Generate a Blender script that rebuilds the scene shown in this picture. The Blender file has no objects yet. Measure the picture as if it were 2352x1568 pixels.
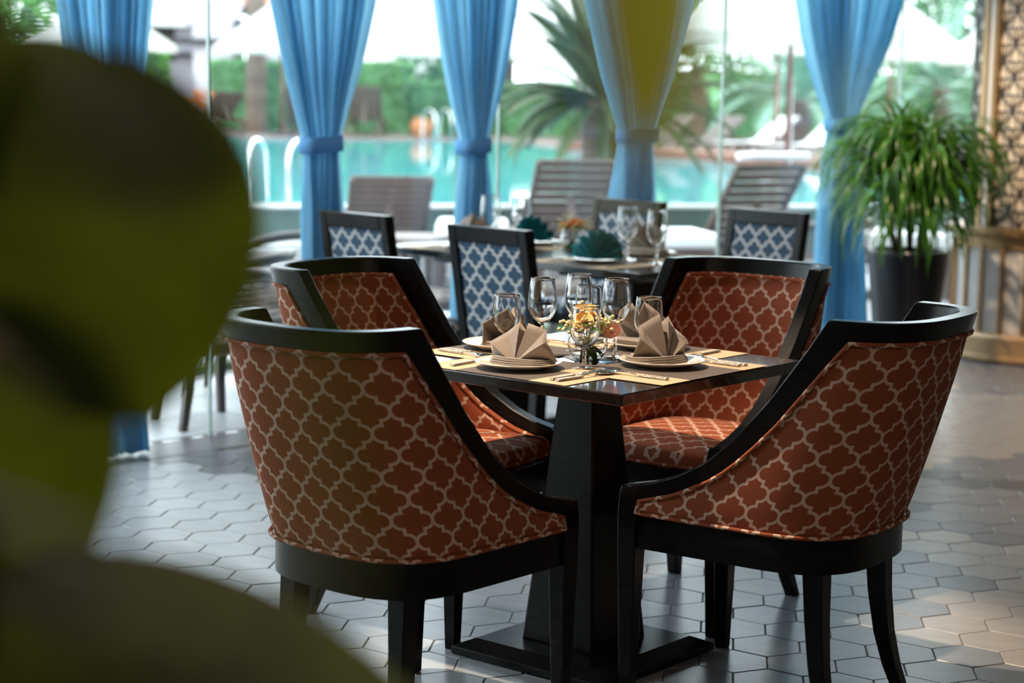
import bpy, bmesh, math, random
from mathutils import Vector, Matrix
R = math.radians
rnd = random.Random(7)
S = bpy.context.scene
COL = S.collection

# ------------------------------------------------------------------ camera
F_PX, PITCH, ROLL, CAM_H = 4361.34, 0.133924, 0.0173812, 1.42
cam = bpy.data.cameras.new('camera'); co = bpy.data.objects.new('camera', cam); COL.objects.link(co)
cam.sensor_width = 36.0; cam.lens = 36.0 * F_PX / 2352.0
cam.clip_start = 0.05; cam.clip_end = 400
cp, sp, cr, sr = math.cos(PITCH), math.sin(PITCH), math.cos(ROLL), math.sin(ROLL)
right, up, fwd = Vector((1, 0, 0)), Vector((0, sp, cp)), Vector((0, cp, -sp))
cx, cy, cz = cr * right + sr * up, -sr * right + cr * up, -fwd
co.matrix_world = Matrix(((cx.x, cy.x, cz.x, 0), (cx.y, cy.y, cz.y, 0), (cx.z, cy.z, cz.z, CAM_H), (0, 0, 0, 1)))
cam.dof.use_dof = True; cam.dof.focus_distance = 4.45; cam.dof.aperture_fstop = 2.8
S.camera = co

# ------------------------------------------------------------------ world, lights, exposure
w = bpy.data.worlds.new('overcast_sky'); S.world = w; w.use_nodes = True
nt = w.node_tree; nt.nodes.clear()
out = nt.nodes.new('ShaderNodeOutputWorld'); bg = nt.nodes.new('ShaderNodeBackground')
bg.inputs[0].default_value = (0.86, 0.95, 1.0, 1); bg.inputs[1].default_value = 5.2
nt.links.new(bg.outputs[0], out.inputs[0])
S.view_settings.view_transform = 'Standard'; S.view_settings.look = 'None'
S.view_settings.gamma = 1.0; S.view_settings.exposure = 0.22; S.view_settings.use_curve_mapping = False
try:
    S.cycles.use_denoising = True; S.cycles.max_bounces = 14; S.cycles.transparent_max_bounces = 24
    S.cycles.transmission_bounces = 12; S.cycles.sample_clamp_indirect = 6.0
except Exception: pass

def spot(name, loc, target, power, color, angle=60, blend=0.6, size=0.05):
    l = bpy.data.lights.new(name, 'SPOT'); l.energy = power; l.color = color
    l.spot_size = R(angle); l.spot_blend = blend; l.shadow_soft_size = size
    o = bpy.data.objects.new(name, l); COL.objects.link(o); o.location = loc
    d = Vector(target) - Vector(loc); o.rotation_euler = d.to_track_quat('-Z', 'Y').to_euler()
    return o
WARM = (1.0, 0.79, 0.58); NEUT = (1.0, 0.80, 0.62)
spot('downlight_over_table', (-0.62, 4.55, 3.0), (0.2, 4.66, 0.75), 460, WARM, 34, 0.5, 0.03)
spot('downlight_over_table_back', (0.35, 5.6, 3.0), (0.3, 4.9, 0.5), 45, WARM, 50, 0.6, 0.03)
spot('added_fill_blue_table', (0.3, 6.6, 3.0), (0.1, 7.6, 0.75), 60, NEUT, 60, 0.6, 0.04)  # unseen spot added as ambient fill round the blue chairs
spot('downlight_pillar', (1.7, 8.3, 3.0), (2.5, 9.9, 0.7), 320, (1.0, 0.72, 0.45), 55, 0.7, 0.04)
spot('downlight_floor_right', (2.4, 7.2, 3.0), (2.1, 7.5, 0), 170, (1.0, 0.72, 0.45), 70, 0.8, 0.05)
def area(name, loc, sx, sy, power, color):
    l = bpy.data.lights.new(name, 'AREA'); l.shape = 'RECTANGLE'; l.size = sx; l.size_y = sy
    l.energy = power; l.color = color
    o = bpy.data.objects.new(name, l); COL.objects.link(o); o.location = loc
    return o
area('added_room_fill', (0.5, -0.5, 3.05), 5.0, 2.5, 52, (1.0, 0.82, 0.64))  # unseen area light added to lift the ambient level of the room

# ------------------------------------------------------------------ material helpers
def newmat(name):
    m = bpy.data.materials.new(name); m.use_nodes = True
    n = m.node_tree; n.nodes.clear()
    return m, n, n.nodes.new('ShaderNodeOutputMaterial')
def N(n, t, **kw):
    x = n.nodes.new(t)
    for k, v in kw.items(): setattr(x, k, v)
    return x
def pbsdf(n, color, rough=0.5, metal=0.0, **kw):
    b = n.nodes.new('ShaderNodeBsdfPrincipled')
    b.inputs['Base Color'].default_value = (*color, 1); b.inputs['Roughness'].default_value = rough
    b.inputs['Metallic'].default_value = metal
    for k, v in kw.items():
        b.inputs[k.replace('_', ' ')].default_value = v
    return b
def mat(name, color, rough=0.5, metal=0.0, vary=0.12, scale=12.0, bump=0.0, bscale=None, stretch=None, objvary=0.0, **kw):
    m, n, o = newmat(name); b = pbsdf(n, color, rough, metal, **kw)
    tc = N(n, 'ShaderNodeTexCoord'); mp = N(n, 'ShaderNodeMapping')
    n.links.new(tc.outputs['Object'], mp.inputs[0])
    if stretch: mp.inputs['Scale'].default_value = stretch
    nz = N(n, 'ShaderNodeTexNoise'); nz.inputs['Scale'].default_value = scale; nz.inputs['Detail'].default_value = 4
    n.links.new(mp.outputs[0], nz.inputs['Vector'])
    hv = N(n, 'ShaderNodeHueSaturation'); hv.inputs['Color'].default_value = (*color, 1)
    mr = N(n, 'ShaderNodeMapRange'); mr.inputs[3].default_value = 1 - vary; mr.inputs[4].default_value = 1 + vary
    mr.inputs[1].default_value = 0.3; mr.inputs[2].default_value = 0.7
    n.links.new(nz.outputs[0], mr.inputs[0])
    val = mr.outputs[0]
    if objvary:
        oi = N(n, 'ShaderNodeObjectInfo'); m2 = N(n, 'ShaderNodeMapRange')
        m2.inputs[3].default_value = 1 - objvary; m2.inputs[4].default_value = 1 + objvary
        n.links.new(oi.outputs['Random'], m2.inputs[0])
        mu = N(n, 'ShaderNodeMath', operation='MULTIPLY')
        n.links.new(val, mu.inputs[0]); n.links.new(m2.outputs[0], mu.inputs[1]); val = mu.outputs[0]
    n.links.new(val, hv.inputs['Value']); n.links.new(hv.outputs[0], b.inputs['Base Color'])
    if bump:
        bp = N(n, 'ShaderNodeBump'); bp.inputs['Strength'].default_value = bump; bp.inputs['Distance'].default_value = 0.01
        nb = N(n, 'ShaderNodeTexNoise'); nb.inputs['Scale'].default_value = bscale or scale * 4
        n.links.new(mp.outputs[0], nb.inputs['Vector']); n.links.new(nb.outputs[0], bp.inputs['Height'])
        n.links.new(bp.outputs[0], b.inputs['Normal'])
    n.links.new(b.outputs[0], o.inputs[0])
    return m
def translucent(name, color, tcolor, fac=0.45, rough=0.6, vary=0.15, scale=6.0, objvary=0.0, stretch=(1, 1, 1), weave=0.0):
    m, n, o = newmat(name); b = pbsdf(n, color, rough)
    tc = N(n, 'ShaderNodeTexCoord'); mp = N(n, 'ShaderNodeMapping'); mp.inputs['Scale'].default_value = stretch
    n.links.new(tc.outputs['Object'], mp.inputs[0])
    nz = N(n, 'ShaderNodeTexNoise'); nz.inputs['Scale'].default_value = scale; nz.inputs['Detail'].default_value = 3
    n.links.new(mp.outputs[0], nz.inputs['Vector'])
    mr = N(n, 'ShaderNodeMapRange'); mr.inputs[1].default_value = .3; mr.inputs[2].default_value = .7
    mr.inputs[3].default_value = 1 - vary; mr.inputs[4].default_value = 1 + vary
    n.links.new(nz.outputs[0], mr.inputs[0]); val = mr.outputs[0]
    if objvary:
        oi = N(n, 'ShaderNodeObjectInfo'); m2 = N(n, 'ShaderNodeMapRange')
        m2.inputs[3].default_value = 1 - objvary; m2.inputs[4].default_value = 1 + objvary
        n.links.new(oi.outputs['Random'], m2.inputs[0]); mu = N(n, 'ShaderNodeMath', operation='MULTIPLY')
        n.links.new(val, mu.inputs[0]); n.links.new(m2.outputs[0], mu.inputs[1]); val = mu.outputs[0]
    t = N(n, 'ShaderNodeBsdfTranslucent'); mx = N(n, 'ShaderNodeMixShader'); mx.inputs[0].default_value = fac
    for c, sh, inp in ((color, b, 'Base Color'), (tcolor, t, 'Color')):
        hv = N(n, 'ShaderNodeHueSaturation'); hv.inputs['Color'].default_value = (*c, 1)
        n.links.new(val, hv.inputs['Value']); n.links.new(hv.outputs[0], sh.inputs[inp])
    n.links.new(b.outputs[0], mx.inputs[1]); n.links.new(t.outputs[0], mx.inputs[2]); n.links.new(mx.outputs[0], o.inputs[0])
    return m
def glassware(name, tint=(1, 1, 1), ior=1.45):
    m, n, o = newmat(name); g = N(n, 'ShaderNodeBsdfGlass'); g.inputs['Color'].default_value = (*tint, 1)
    g.inputs['Roughness'].default_value = 0.0; g.inputs['IOR'].default_value = ior
    n.links.new(g.outputs[0], o.inputs[0]); return m
def paneglass(name, tint=(0.96, 0.985, 0.98), refl=1.0):
    m, n, o = newmat(name); t = N(n, 'ShaderNodeBsdfTransparent'); t.inputs[0].default_value = (*tint, 1)
    g = N(n, 'ShaderNodeBsdfGlossy'); g.inputs['Roughness'].default_value = 0.0; g.inputs['Color'].default_value = (refl, refl, refl, 1)
    lw = N(n, 'ShaderNodeLayerWeight'); lw.inputs[0].default_value = 0.5
    pw = N(n, 'ShaderNodeMath', operation='POWER'); pw.inputs[1].default_value = 5.0; n.links.new(lw.outputs['Facing'], pw.inputs[0])
    f = N(n, 'ShaderNodeMath', operation='MULTIPLY_ADD'); f.inputs[1].default_value = 0.9; f.inputs[2].default_value = 0.035; n.links.new(pw.outputs[0], f.inputs[0])
    mx = N(n, 'ShaderNodeMixShader'); n.links.new(f.outputs[0], mx.inputs[0]); n.links.new(t.outputs[0], mx.inputs[1]); n.links.new(g.outputs[0], mx.inputs[2])
    n.links.new(mx.outputs[0], o.inputs[0]); return m

def trellis(name, ground, line, px=0.078, k=1.27, lw=0.044, rough=0.85):
    """printed quatrefoil trellis, in metres of the UV map"""
    m, n, o = newmat(name); b = pbsdf(n, ground, rough, Specular_IOR_Level=0.2)
    L = n.links.new
    uv = N(n, 'ShaderNodeUVMap'); sx = N(n, 'ShaderNodeSeparateXYZ'); L(uv.outputs[0], sx.inputs[0])
    def M(op, a, b_=None, clamp=False):
        x = N(n, 'ShaderNodeMath', operation=op); x.use_clamp = clamp
        for i, v in enumerate((a, b_)):
            if v is None: continue
            if isinstance(v, (int, float)): x.inputs[i].default_value = v
            else: L(v, x.inputs[i])
        return x.outputs[0]
    def fold(v, per):
        return M('ABSOLUTE', M('SUBTRACT', M('FRACT', M('ADD', M('DIVIDE', v, per), 100.5)), 0.5))
    X = fold(sx.outputs[0], px); Y = M('MULTIPLY', fold(sx.outputs[1], px * k), k)
    def circ(cx_, cy_):
        a = M('SUBTRACT', X, cx_); c = M('SUBTRACT', Y, cy_)
        return M('ABSOLUTE', M('SUBTRACT', M('SQRT', M('ADD', M('MULTIPLY', a, a), M('MULTIPLY', c, c))), 0.24))
    gt = M('GREATER_THAN', X, 0.25)
    d1 = M('ADD', circ(0.26, 0.0), M('MULTIPLY', M('SUBTRACT', 1.0, gt), 9.0))
    d2 = M('ADD', circ(0.24, 0.5 * k), M('MULTIPLY', gt, 9.0))
    d3 = M('MAXIMUM', M('ABSOLUTE', M('SUBTRACT', X, 0.25)), M('SUBTRACT', M('ABSOLUTE', M('SUBTRACT', Y, 0.25 * k)), 0.25 * k - 0.24))
    d = M('MINIMUM', M('MINIMUM', d1, d2), d3)
    mr = N(n, 'ShaderNodeMapRange'); mr.interpolation_type = 'SMOOTHSTEP'
    mr.inputs[1].default_value = lw + 0.006; mr.inputs[2].default_value = lw - 0.006
    mr.inputs[3].default_value = 0; mr.inputs[4].default_value = 1; L(d, mr.inputs[0])
    nz = N(n, 'ShaderNodeTexNoise'); nz.inputs['Scale'].default_value = 900; L(uv.outputs[0], nz.inputs['Vector'])
    mx = N(n, 'ShaderNodeMix', data_type='RGBA'); mx.inputs[6].default_value = (*ground, 1); mx.inputs[7].default_value = (*line, 1)
    L(mr.outputs[0], mx.inputs[0])
    hv = N(n, 'ShaderNodeHueSaturation'); m2 = N(n, 'ShaderNodeMapRange'); m2.inputs[3].default_value = .75; m2.inputs[4].default_value = 1.25
    L(nz.outputs[0], m2.inputs[0]); L(m2.outputs[0], hv.inputs['Value']); L(mx.outputs[2], hv.inputs['Color'])
    L(hv.outputs[0], b.inputs['Base Color'])
    bp = N(n, 'ShaderNodeBump'); bp.inputs['Strength'].default_value = 0.15; bp.inputs['Distance'].default_value = 0.002
    L(nz.outputs[0], bp.inputs['Height']); L(bp.outputs[0], b.inputs['Normal'])
    L(b.outputs[0], o.inputs[0]); return m

M_ = {}
M_['terra'] = trellis('terracotta_trellis_fabric', (0.265, 0.066, 0.027), (0.58, 0.39, 0.30))
M_['blue'] = trellis('blue_trellis_fabric', (0.045, 0.085, 0.135), (0.55, 0.53, 0.53), px=0.080, k=1.25, lw=0.062)
M_['black'] = mat('black_lacquered_wood', (0.006, 0.0055, 0.0055), 0.26, vary=0.3, scale=8, stretch=(1, 1, 6), bump=0.02, Specular_IOR_Level=0.16)
M_['tabletop'] = mat('dark_lacquered_tabletop', (0.016, 0.011, 0.009), 0.16, vary=0.35, scale=9, stretch=(1, 8, 1), Coat_Weight=0.4)
M_['grout'] = mat('grey_grout', (0.16, 0.155, 0.15), 0.9)
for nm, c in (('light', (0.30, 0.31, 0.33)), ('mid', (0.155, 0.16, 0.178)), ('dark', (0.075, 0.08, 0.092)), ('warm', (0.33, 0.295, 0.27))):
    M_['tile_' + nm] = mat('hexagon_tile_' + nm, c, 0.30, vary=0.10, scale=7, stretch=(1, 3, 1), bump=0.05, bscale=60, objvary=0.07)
M_['concrete'] = mat('dark_grey_threshold', (0.10, 0.10, 0.105), 0.35)
M_['plaster'] = mat('dark_taupe_plaster', (0.20, 0.165, 0.13), 0.9, vary=0.04)
M_['ceiling'] = mat('warm_grey_ceiling_paint', (0.36, 0.34, 0.32), 0.9, vary=0.03)
M_['pane'] = paneglass('clear_facade_glass')
M_['paneedge'] = mat('green_glass_edge', (0.30, 0.38, 0.35), 0.15)
M_['curtain'] = translucent('sky_blue_curtain_cloth', (0.20, 0.46, 0.63), (0.33, 0.66, 0.86), 0.5, 0.75, vary=0.08, scale=30, stretch=(1, 1, .2))
M_['tieback'] = translucent('sky_blue_tieback_cloth', (0.12, 0.34, 0.62), (0.12, 0.36, 0.7), 0.3, 0.75, vary=0.05)
M_['rail'] = mat('bronze_curtain_rail', (0.12, 0.09, 0.06), 0.4, 1.0)
M_['brass'] = mat('brushed_brass', (0.34, 0.20, 0.085), 0.4, 0.5, vary=0.1, scale=20)
M_['brasslt'] = mat('pale_gilded_wood', (0.46, 0.30, 0.16), 0.45, 0.25, vary=0.1)
M_['cream'] = mat('cream_panel', (0.78, 0.70, 0.60), 0.8, vary=0.06)
M_['lattice'] = mat('dark_bronze_lattice', (0.055, 0.055, 0.055), 0.45, 0.3)
M_['pleat'] = mat('pale_grey_pleated_panel', (0.80, 0.79, 0.80), 0.7, vary=0.05)
M_['pot'] = mat('black_satin_planter', (0.008, 0.009, 0.013), 0.33, Specular_IOR_Level=0.3)
M_['potrim'] = mat('black_glossy_rim', (0.03, 0.03, 0.035), 0.15)
M_['soil'] = mat('dark_soil', (0.03, 0.022, 0.015), 1.0, vary=0.4, scale=60, bump=0.8)
M_['strap'] = translucent('glossy_strap_leaf', (0.040, 0.13, 0.014), (0.12, 0.30, 0.03), 0.35, 0.32, vary=0.3, objvary=0.35)
M_['fig'] = translucent('yellow_green_leaf', (0.010, 0.016, 0.001), (0.118, 0.118, 0.002), 0.5, 0.5, vary=0.25, scale=18)
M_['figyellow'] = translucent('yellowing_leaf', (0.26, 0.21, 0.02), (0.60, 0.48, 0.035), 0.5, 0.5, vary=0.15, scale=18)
M_['stem'] = mat('woody_stem', (0.08, 0.055, 0.03), 0.85, bump=0.4)
M_['porcelain'] = mat('cream_porcelain', (0.70, 0.62, 0.50), 0.18, vary=0.03, Coat_Weight=0.4)
M_['napkin'] = mat('taupe_napkin_cloth', (0.21, 0.165, 0.132), 0.85, vary=0.08, scale=30, bump=0.12, bscale=700, Sheen_Weight=0.2)
M_['teal'] = mat('teal_napkin_cloth', (0.003, 0.105, 0.13), 0.8, vary=0.1, scale=30, bump=0.1, bscale=700, Specular_IOR_Level=0.15)
M_['mat_tan'] = mat('tan_woven_placemat', (0.50, 0.36, 0.22), 0.8, vary=0.15, scale=90, stretch=(1, 8, 1), bump=0.25, bscale=300)
M_['mat_brown'] = mat('brown_woven_placemat', (0.085, 0.062, 0.048), 0.75, vary=0.2, scale=120, bump=0.3, bscale=300)
M_['steel'] = mat('polished_steel', (0.62, 0.60, 0.56), 0.14, 1.0, vary=0.05)
M_['bead'] = mat('hammered_steel', (0.50, 0.44, 0.36), 0.3, 1.0, vary=0.35, scale=260, bump=0.7, bscale=420)
M_['glass'] = glassware('clear_glassware')
M_['yrose'] = mat('yellow_rose_petal', (0.86, 0.55, 0.16), 0.6, vary=0.12, Subsurface_Weight=0.1)
M_['prose'] = mat('peach_rose_petal', (0.85, 0.36, 0.26), 0.6, vary=0.12, Subsurface_Weight=0.1)
M_['orose'] = mat('orange_rose_petal', (0.80, 0.26, 0.03), 0.6, vary=0.12)
M_['bud'] = mat('pale_yellow_blossom', (0.74, 0.62, 0.34), 0.7, vary=0.2)
M_['fleaf'] = translucent('flower_foliage', (0.07, 0.17, 0.03), (0.14, 0.30, 0.05), 0.35, 0.5)
M_['wood_dk'] = mat('weathered_brown_lounger_wood', (0.10, 0.068, 0.06), 0.5, vary=0.25, scale=8, stretch=(1, 8, 1))
M_['wood_red'] = mat('reddish_deck_wood', (0.22, 0.075, 0.05), 0.6, vary=0.2, scale=6, objvary=0.15)
M_['wicker'] = mat('brown_rattan_weave', (0.085, 0.05, 0.032), 0.5, vary=0.2, scale=40)
M_['wfr'] = mat('dark_brown_rattan_frame', (0.05, 0.036, 0.03), 0.35)
M_['towel'] = mat('white_towel_cloth', (0.82, 0.82, 0.84), 0.95, vary=0.04)
M_['canopy'] = translucent('off_white_parasol_cloth', (0.82, 0.81, 0.79), (0.88, 0.87, 0.84), 0.6, 0.9, vary=0.03)
M_['chrome'] = mat('chrome_handrail', (0.80, 0.82, 0.84), 0.12, 1.0, vary=0.03)
M_['paver'] = mat('pale_grey_paver', (0.36, 0.37, 0.40), 0.42, vary=0.08, scale=5, objvary=0.07)
M_['pave_base'] = mat('grey_paver_bed', (0.14, 0.145, 0.15), 0.8)
M_['poolwall'] = mat('green_grey_pool_tile', (0.055, 0.085, 0.075), 0.4, vary=0.2, scale=5)
M_['coping'] = mat('pale_stone_coping', (0.60, 0.62, 0.62), 0.5, vary=0.08)
M_['hedge'] = mat('clipped_hedge_leaf', (0.12, 0.29, 0.11), 0.6, vary=0.4, scale=3)
M_['hedgelt'] = mat('bright_young_leaf', (0.12, 0.30, 0.06), 0.55, vary=0.35, scale=3)
M_['tree'] = mat('deep_green_tree_leaf', (0.08, 0.20, 0.095), 0.6, vary=0.45, scale=1.5)
M_['palm'] = mat('cycas_leaflet', (0.032, 0.065, 0.014), 0.5, vary=0.35, scale=4)
M_['palmblue'] = mat('blue_green_palm_leaflet', (0.17, 0.32, 0.24), 0.4, vary=0.3, scale=3)
M_['trunk'] = mat('fibrous_palm_trunk', (0.16, 0.115, 0.085), 0.95, vary=0.45, scale=14, stretch=(1, 1, 3), bump=0.9)
M_['housewall'] = mat('lilac_white_render', (0.62, 0.58, 0.66), 0.9, vary=0.05, scale=2)
M_['white'] = mat('white_render', (0.80, 0.80, 0.82), 0.9, vary=0.03, scale=2)
M_['beam'] = mat('dark_timber_beam', (0.045, 0.04, 0.045), 0.7)
M_['rooftile'] = mat('orange_clay_roof_tile', (0.48, 0.20, 0.11), 0.8, vary=0.25, scale=6, objvary=0.15)
M_['soilg'] = mat('lawn_green', (0.10, 0.22, 0.05), 0.9, vary=0.3, scale=4)
M_['farstone'] = mat('brown_grey_paving', (0.20, 0.155, 0.14), 0.8, vary=0.15, scale=2)
M_['terracotta'] = mat('terracotta_pot', (0.42, 0.17, 0.07), 0.8)
M_['white_rope'] = mat('white_cord', (0.75, 0.74, 0.72), 0.8)
M_['table_shine'] = mat('white_table_reflection', (0.75, 0.75, 0.76), 0.7, vary=0.03)

def water_mat():
    m, n, o = newmat('turquoise_pool_water'); b = pbsdf(n, (0.07, 0.36, 0.40), 0.04, IOR=1.33)
    tc = N(n, 'ShaderNodeTexCoord'); mp = N(n, 'ShaderNodeMapping'); mp.inputs['Scale'].default_value = (1.0, 0.45, 1)
    n.links.new(tc.outputs['Object'], mp.inputs[0])
    nz = N(n, 'ShaderNodeTexNoise'); nz.inputs['Scale'].default_value = 2.2; nz.inputs['Detail'].default_value = 3
    n.links.new(mp.outputs[0], nz.inputs['Vector'])
    bp = N(n, 'ShaderNodeBump'); bp.inputs['Strength'].default_value = 0.05; bp.inputs['Distance'].default_value = 0.06
    n.links.new(nz.outputs[0], bp.inputs['Height']); n.links.new(bp.outputs[0], b.inputs['Normal'])
    n.links.new(b.outputs[0], o.inputs[0]); return m
M_['water'] = water_mat()

# ------------------------------------------------------------------ object helpers
def link(o, parent=None):
    COL.objects.link(o)
    if parent is not None: o.parent = parent
    return o
def empty(name, loc=(0, 0, 0), rz=0.0):
    o = bpy.data.objects.new(name, None); o.location = loc; o.rotation_euler = (0, 0, rz); o.empty_display_size = 0.1
    return link(o)
def tag(o, label=None, cat=None, group=None, kind=None):
    if label: o['label'] = label
    if cat: o['category'] = cat
    if group: o['group'] = group
    if kind: o['kind'] = kind
    return o
def dup(root, loc=None, rz=None, label=None, group=None):
    r = root.copy(); COL.objects.link(r)
    if loc is not None: r.location = loc
    if rz is not None: r.rotation_euler = (0, 0, rz)
    if label: r['label'] = label
    if group: r['group'] = group
    for c in list(root.children):
        d = c.copy(); COL.objects.link(d); d.parent = r
        for g in list(c.children):
            e = g.copy(); COL.objects.link(e); e.parent = d
    return r

class MB:
    """collects geometry, then becomes one mesh object"""
    def __init__(s): s.v = []; s.f = []; s.uv = None; s.uvs = []
    def add(s, vs, fs, uv=None):
        b = len(s.v); s.v += [tuple(p) for p in vs]; s.f += [tuple(b + i for i in f) for f in fs]
        if uv is not None: s.uv = True
        s.uvs += list(uv) if uv is not None else [(0, 0)] * len(vs)
        return s
    def box(s, c, size, M=None, taper=1.0):
        x, y, z = (d / 2 for d in size); vs = []
        for zz in (-z, z):
            t = taper if zz > 0 else 1.0
            for a, b in ((-x, -y), (x, -y), (x, y), (-x, y)): vs.append(Vector((a * t, b * t, zz)))
        if M is not None: vs = [M @ p for p in vs]
        vs = [Vector(c) + p for p in vs]
        return s.add(vs, [(3, 2, 1, 0), (4, 5, 6, 7), (0, 1, 5, 4), (1, 2, 6, 5), (2, 3, 7, 6), (3, 0, 4, 7)])
    def bar(s, a, b, wx, wy, w2=None):
        """square bar between two points"""
        a, b = Vector(a), Vector(b); d = (b - a).normalized()
        side = d.cross(Vector((0, 0, 1)));
        if side.length < 1e-4: side = Vector((1, 0, 0))
        side.normalize(); u = side.cross(d).normalized(); k = w2 or 1.0; vs = []
        for p, q in ((a, 1.0), (b, k)):
            for i, j in ((-1, -1), (1, -1), (1, 1), (-1, 1)): vs.append(p + side * (i * wx / 2 * q) + u * (j * wy / 2 * q))
        return s.add(vs, [(3, 2, 1, 0), (4, 5, 6, 7), (0, 1, 5, 4), (1, 2, 6, 5), (2, 3, 7, 6), (3, 0, 4, 7)])
    def loft(s, rings, closed=True, caps=True, uvf=None):
        """rings of equal point count"""
        n = len(rings[0]); vs = [p for r in rings for p in r]; fs = []
        for i in range(len(rings) - 1):
            for j in range(n if closed else n - 1):
                k = (j + 1) % n; fs.append((i * n + j, i * n + k, (i + 1) * n + k, (i + 1) * n + j))
        if caps and closed:
            fs.append(tuple(range(n - 1, -1, -1))); fs.append(tuple((len(rings) - 1) * n + j for j in range(n)))
        return s.add(vs, fs, uvf)
    def tube(s, pts, r, n=8, closed=False, r2=None, uv=False):
        pts = [Vector(p) for p in pts]; rings = []; L = 0.0; uvl = []
        m = len(pts); prev = None
        for i, p in enumerate(pts):
            if closed: d = pts[(i + 1) % m] - pts[i - 1]
            else: d = pts[min(i + 1, m - 1)] - pts[max(i - 1, 0)]
            d.normalize()
            ref = Vector((0, 0, 1)) if prev is None else prev
            side = d.cross(ref)
            if side.length < 1e-3: side = d.cross(Vector((1, 0, 0)))
            side.normalize(); u = side.cross(d).normalized(); prev = u
            rr = r if r2 is None else r + (r2 - r) * i / max(1, m - 1)
            if callable(r): rr = r(i / max(1, m - 1))
            rings.append([p + side * (math.cos(a) * rr) + u * (math.sin(a) * rr) for a in [2 * math.pi * q / n for q in range(n)]])
            if i: L += (pts[i] - pts[i - 1]).length
            uvl += [(L, 0.004 * q) for q in range(n)]
        if closed:
            vs = [p for q in rings for p in q]; fs = []
            for i in range(m):
                for j in range(n):
                    k = (j + 1) % n; ii = (i + 1) % m; fs.append((i * n + j, i * n + k, ii * n + k, ii * n + j))
            return s.add(vs, fs, uvl if uv else None)
        return s.loft(rings, True, True, uvl if uv else None)
    def lathe(s, prof, n=32, c=(0, 0, 0), a0=0.0, a1=2 * math.pi):
        full = abs(a1 - a0 - 2 * math.pi) < 1e-6; m = n if full else n + 1
        vs = []; fs = []
        for r, z in prof:
            for j in range(m):
                a = a0 + (a1 - a0) * j / n; vs.append((c[0] + r * math.cos(a), c[1] + r * math.sin(a), c[2] + z))
        for i in range(len(prof) - 1):
            for j in range(n):
                k = (j + 1) % m; fs.append((i * m + j, i * m + k, (i + 1) * m + k, (i + 1) * m + j))
        return s.add(vs, fs)
    def sphere(s, c, r, n=10, sq=(1, 1, 1)):
        prof = [(max(1e-5, math.sin(math.pi * i / n)), -math.cos(math.pi * i / n)) for i in range(n + 1)]
        b = len(s.v); s.lathe([(p[0] * r, p[1] * r) for p in prof], n + 2)
        for i in range(b, len(s.v)):
            v = s.v[i]; s.v[i] = (c[0] + v[0] * sq[0], c[1] + v[1] * sq[1], c[2] + v[2] * sq[2])
        return s
    def mesh(s, name, m, smooth=False):
        me = bpy.data.meshes.new(name); me.from_pydata([tuple(p) for p in s.v], [], s.f)
        if s.uv:
            l = me.uv_layers.new(name='UVMap')
            for lp in me.loops: l.data[lp.index].uv = s.uvs[lp.vertex_index]
        me.materials.append(m)
        if smooth: me.polygons.foreach_set('use_smooth', [True] * len(me.polygons))
        me.update(); return me
    def build(s, name, m, parent=None, smooth=False, bevel=0.0, angle=None, merge=False, recalc=True):
        me = s.mesh(name, m, smooth)
        if merge or recalc:
            bm = bmesh.new(); bm.from_mesh(me)
            if merge: bmesh.ops.remove_doubles(bm, verts=bm.verts, dist=1e-5)
            bmesh.ops.recalc_face_normals(bm, faces=bm.faces); bm.to_mesh(me); bm.free()
        if smooth and angle:
            try: me.set_sharp_from_angle(angle=R(angle))
            except Exception: pass
        o = link(bpy.data.objects.new(name, me), parent)
        if bevel:
            b = o.modifiers.new('bevel', 'BEVEL'); b.width = bevel; b.segments = 2; b.limit_method = 'ANGLE'; b.angle_limit = R(35)
        return o
def place(me, name, parent, loc=(0, 0, 0), rot=(0, 0, 0), scale=None):
    o = bpy.data.objects.new(name, me); o.location = loc; o.rotation_euler = rot
    if scale: o.scale = scale
    return link(o, parent)
def lerp_tab(t, x):
    if x <= t[0][0]: return t[0][1]
    for (a, b), (c, d) in zip(t, t[1:]):
        if x <= c: return b + (d - b) * (x - a) / (c - a)
    return t[-1][1]
def struct(o): o['kind'] = 'structure'; return o

# facade frame: line y = x + 8.74 ; e along it (to the right and away), ni pointing into the room
E_ = Vector((math.sqrt(.5), math.sqrt(.5), 0)); NI = Vector((math.sqrt(.5), -math.sqrt(.5), 0)); P0 = Vector((-1.211, 7.529, 0))
def fac(s, off=0.0, z=0.0): return P0 + E_ * s + NI * off + Vector((0, 0, z))
FAC_ROT = math.pi / 4

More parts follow.
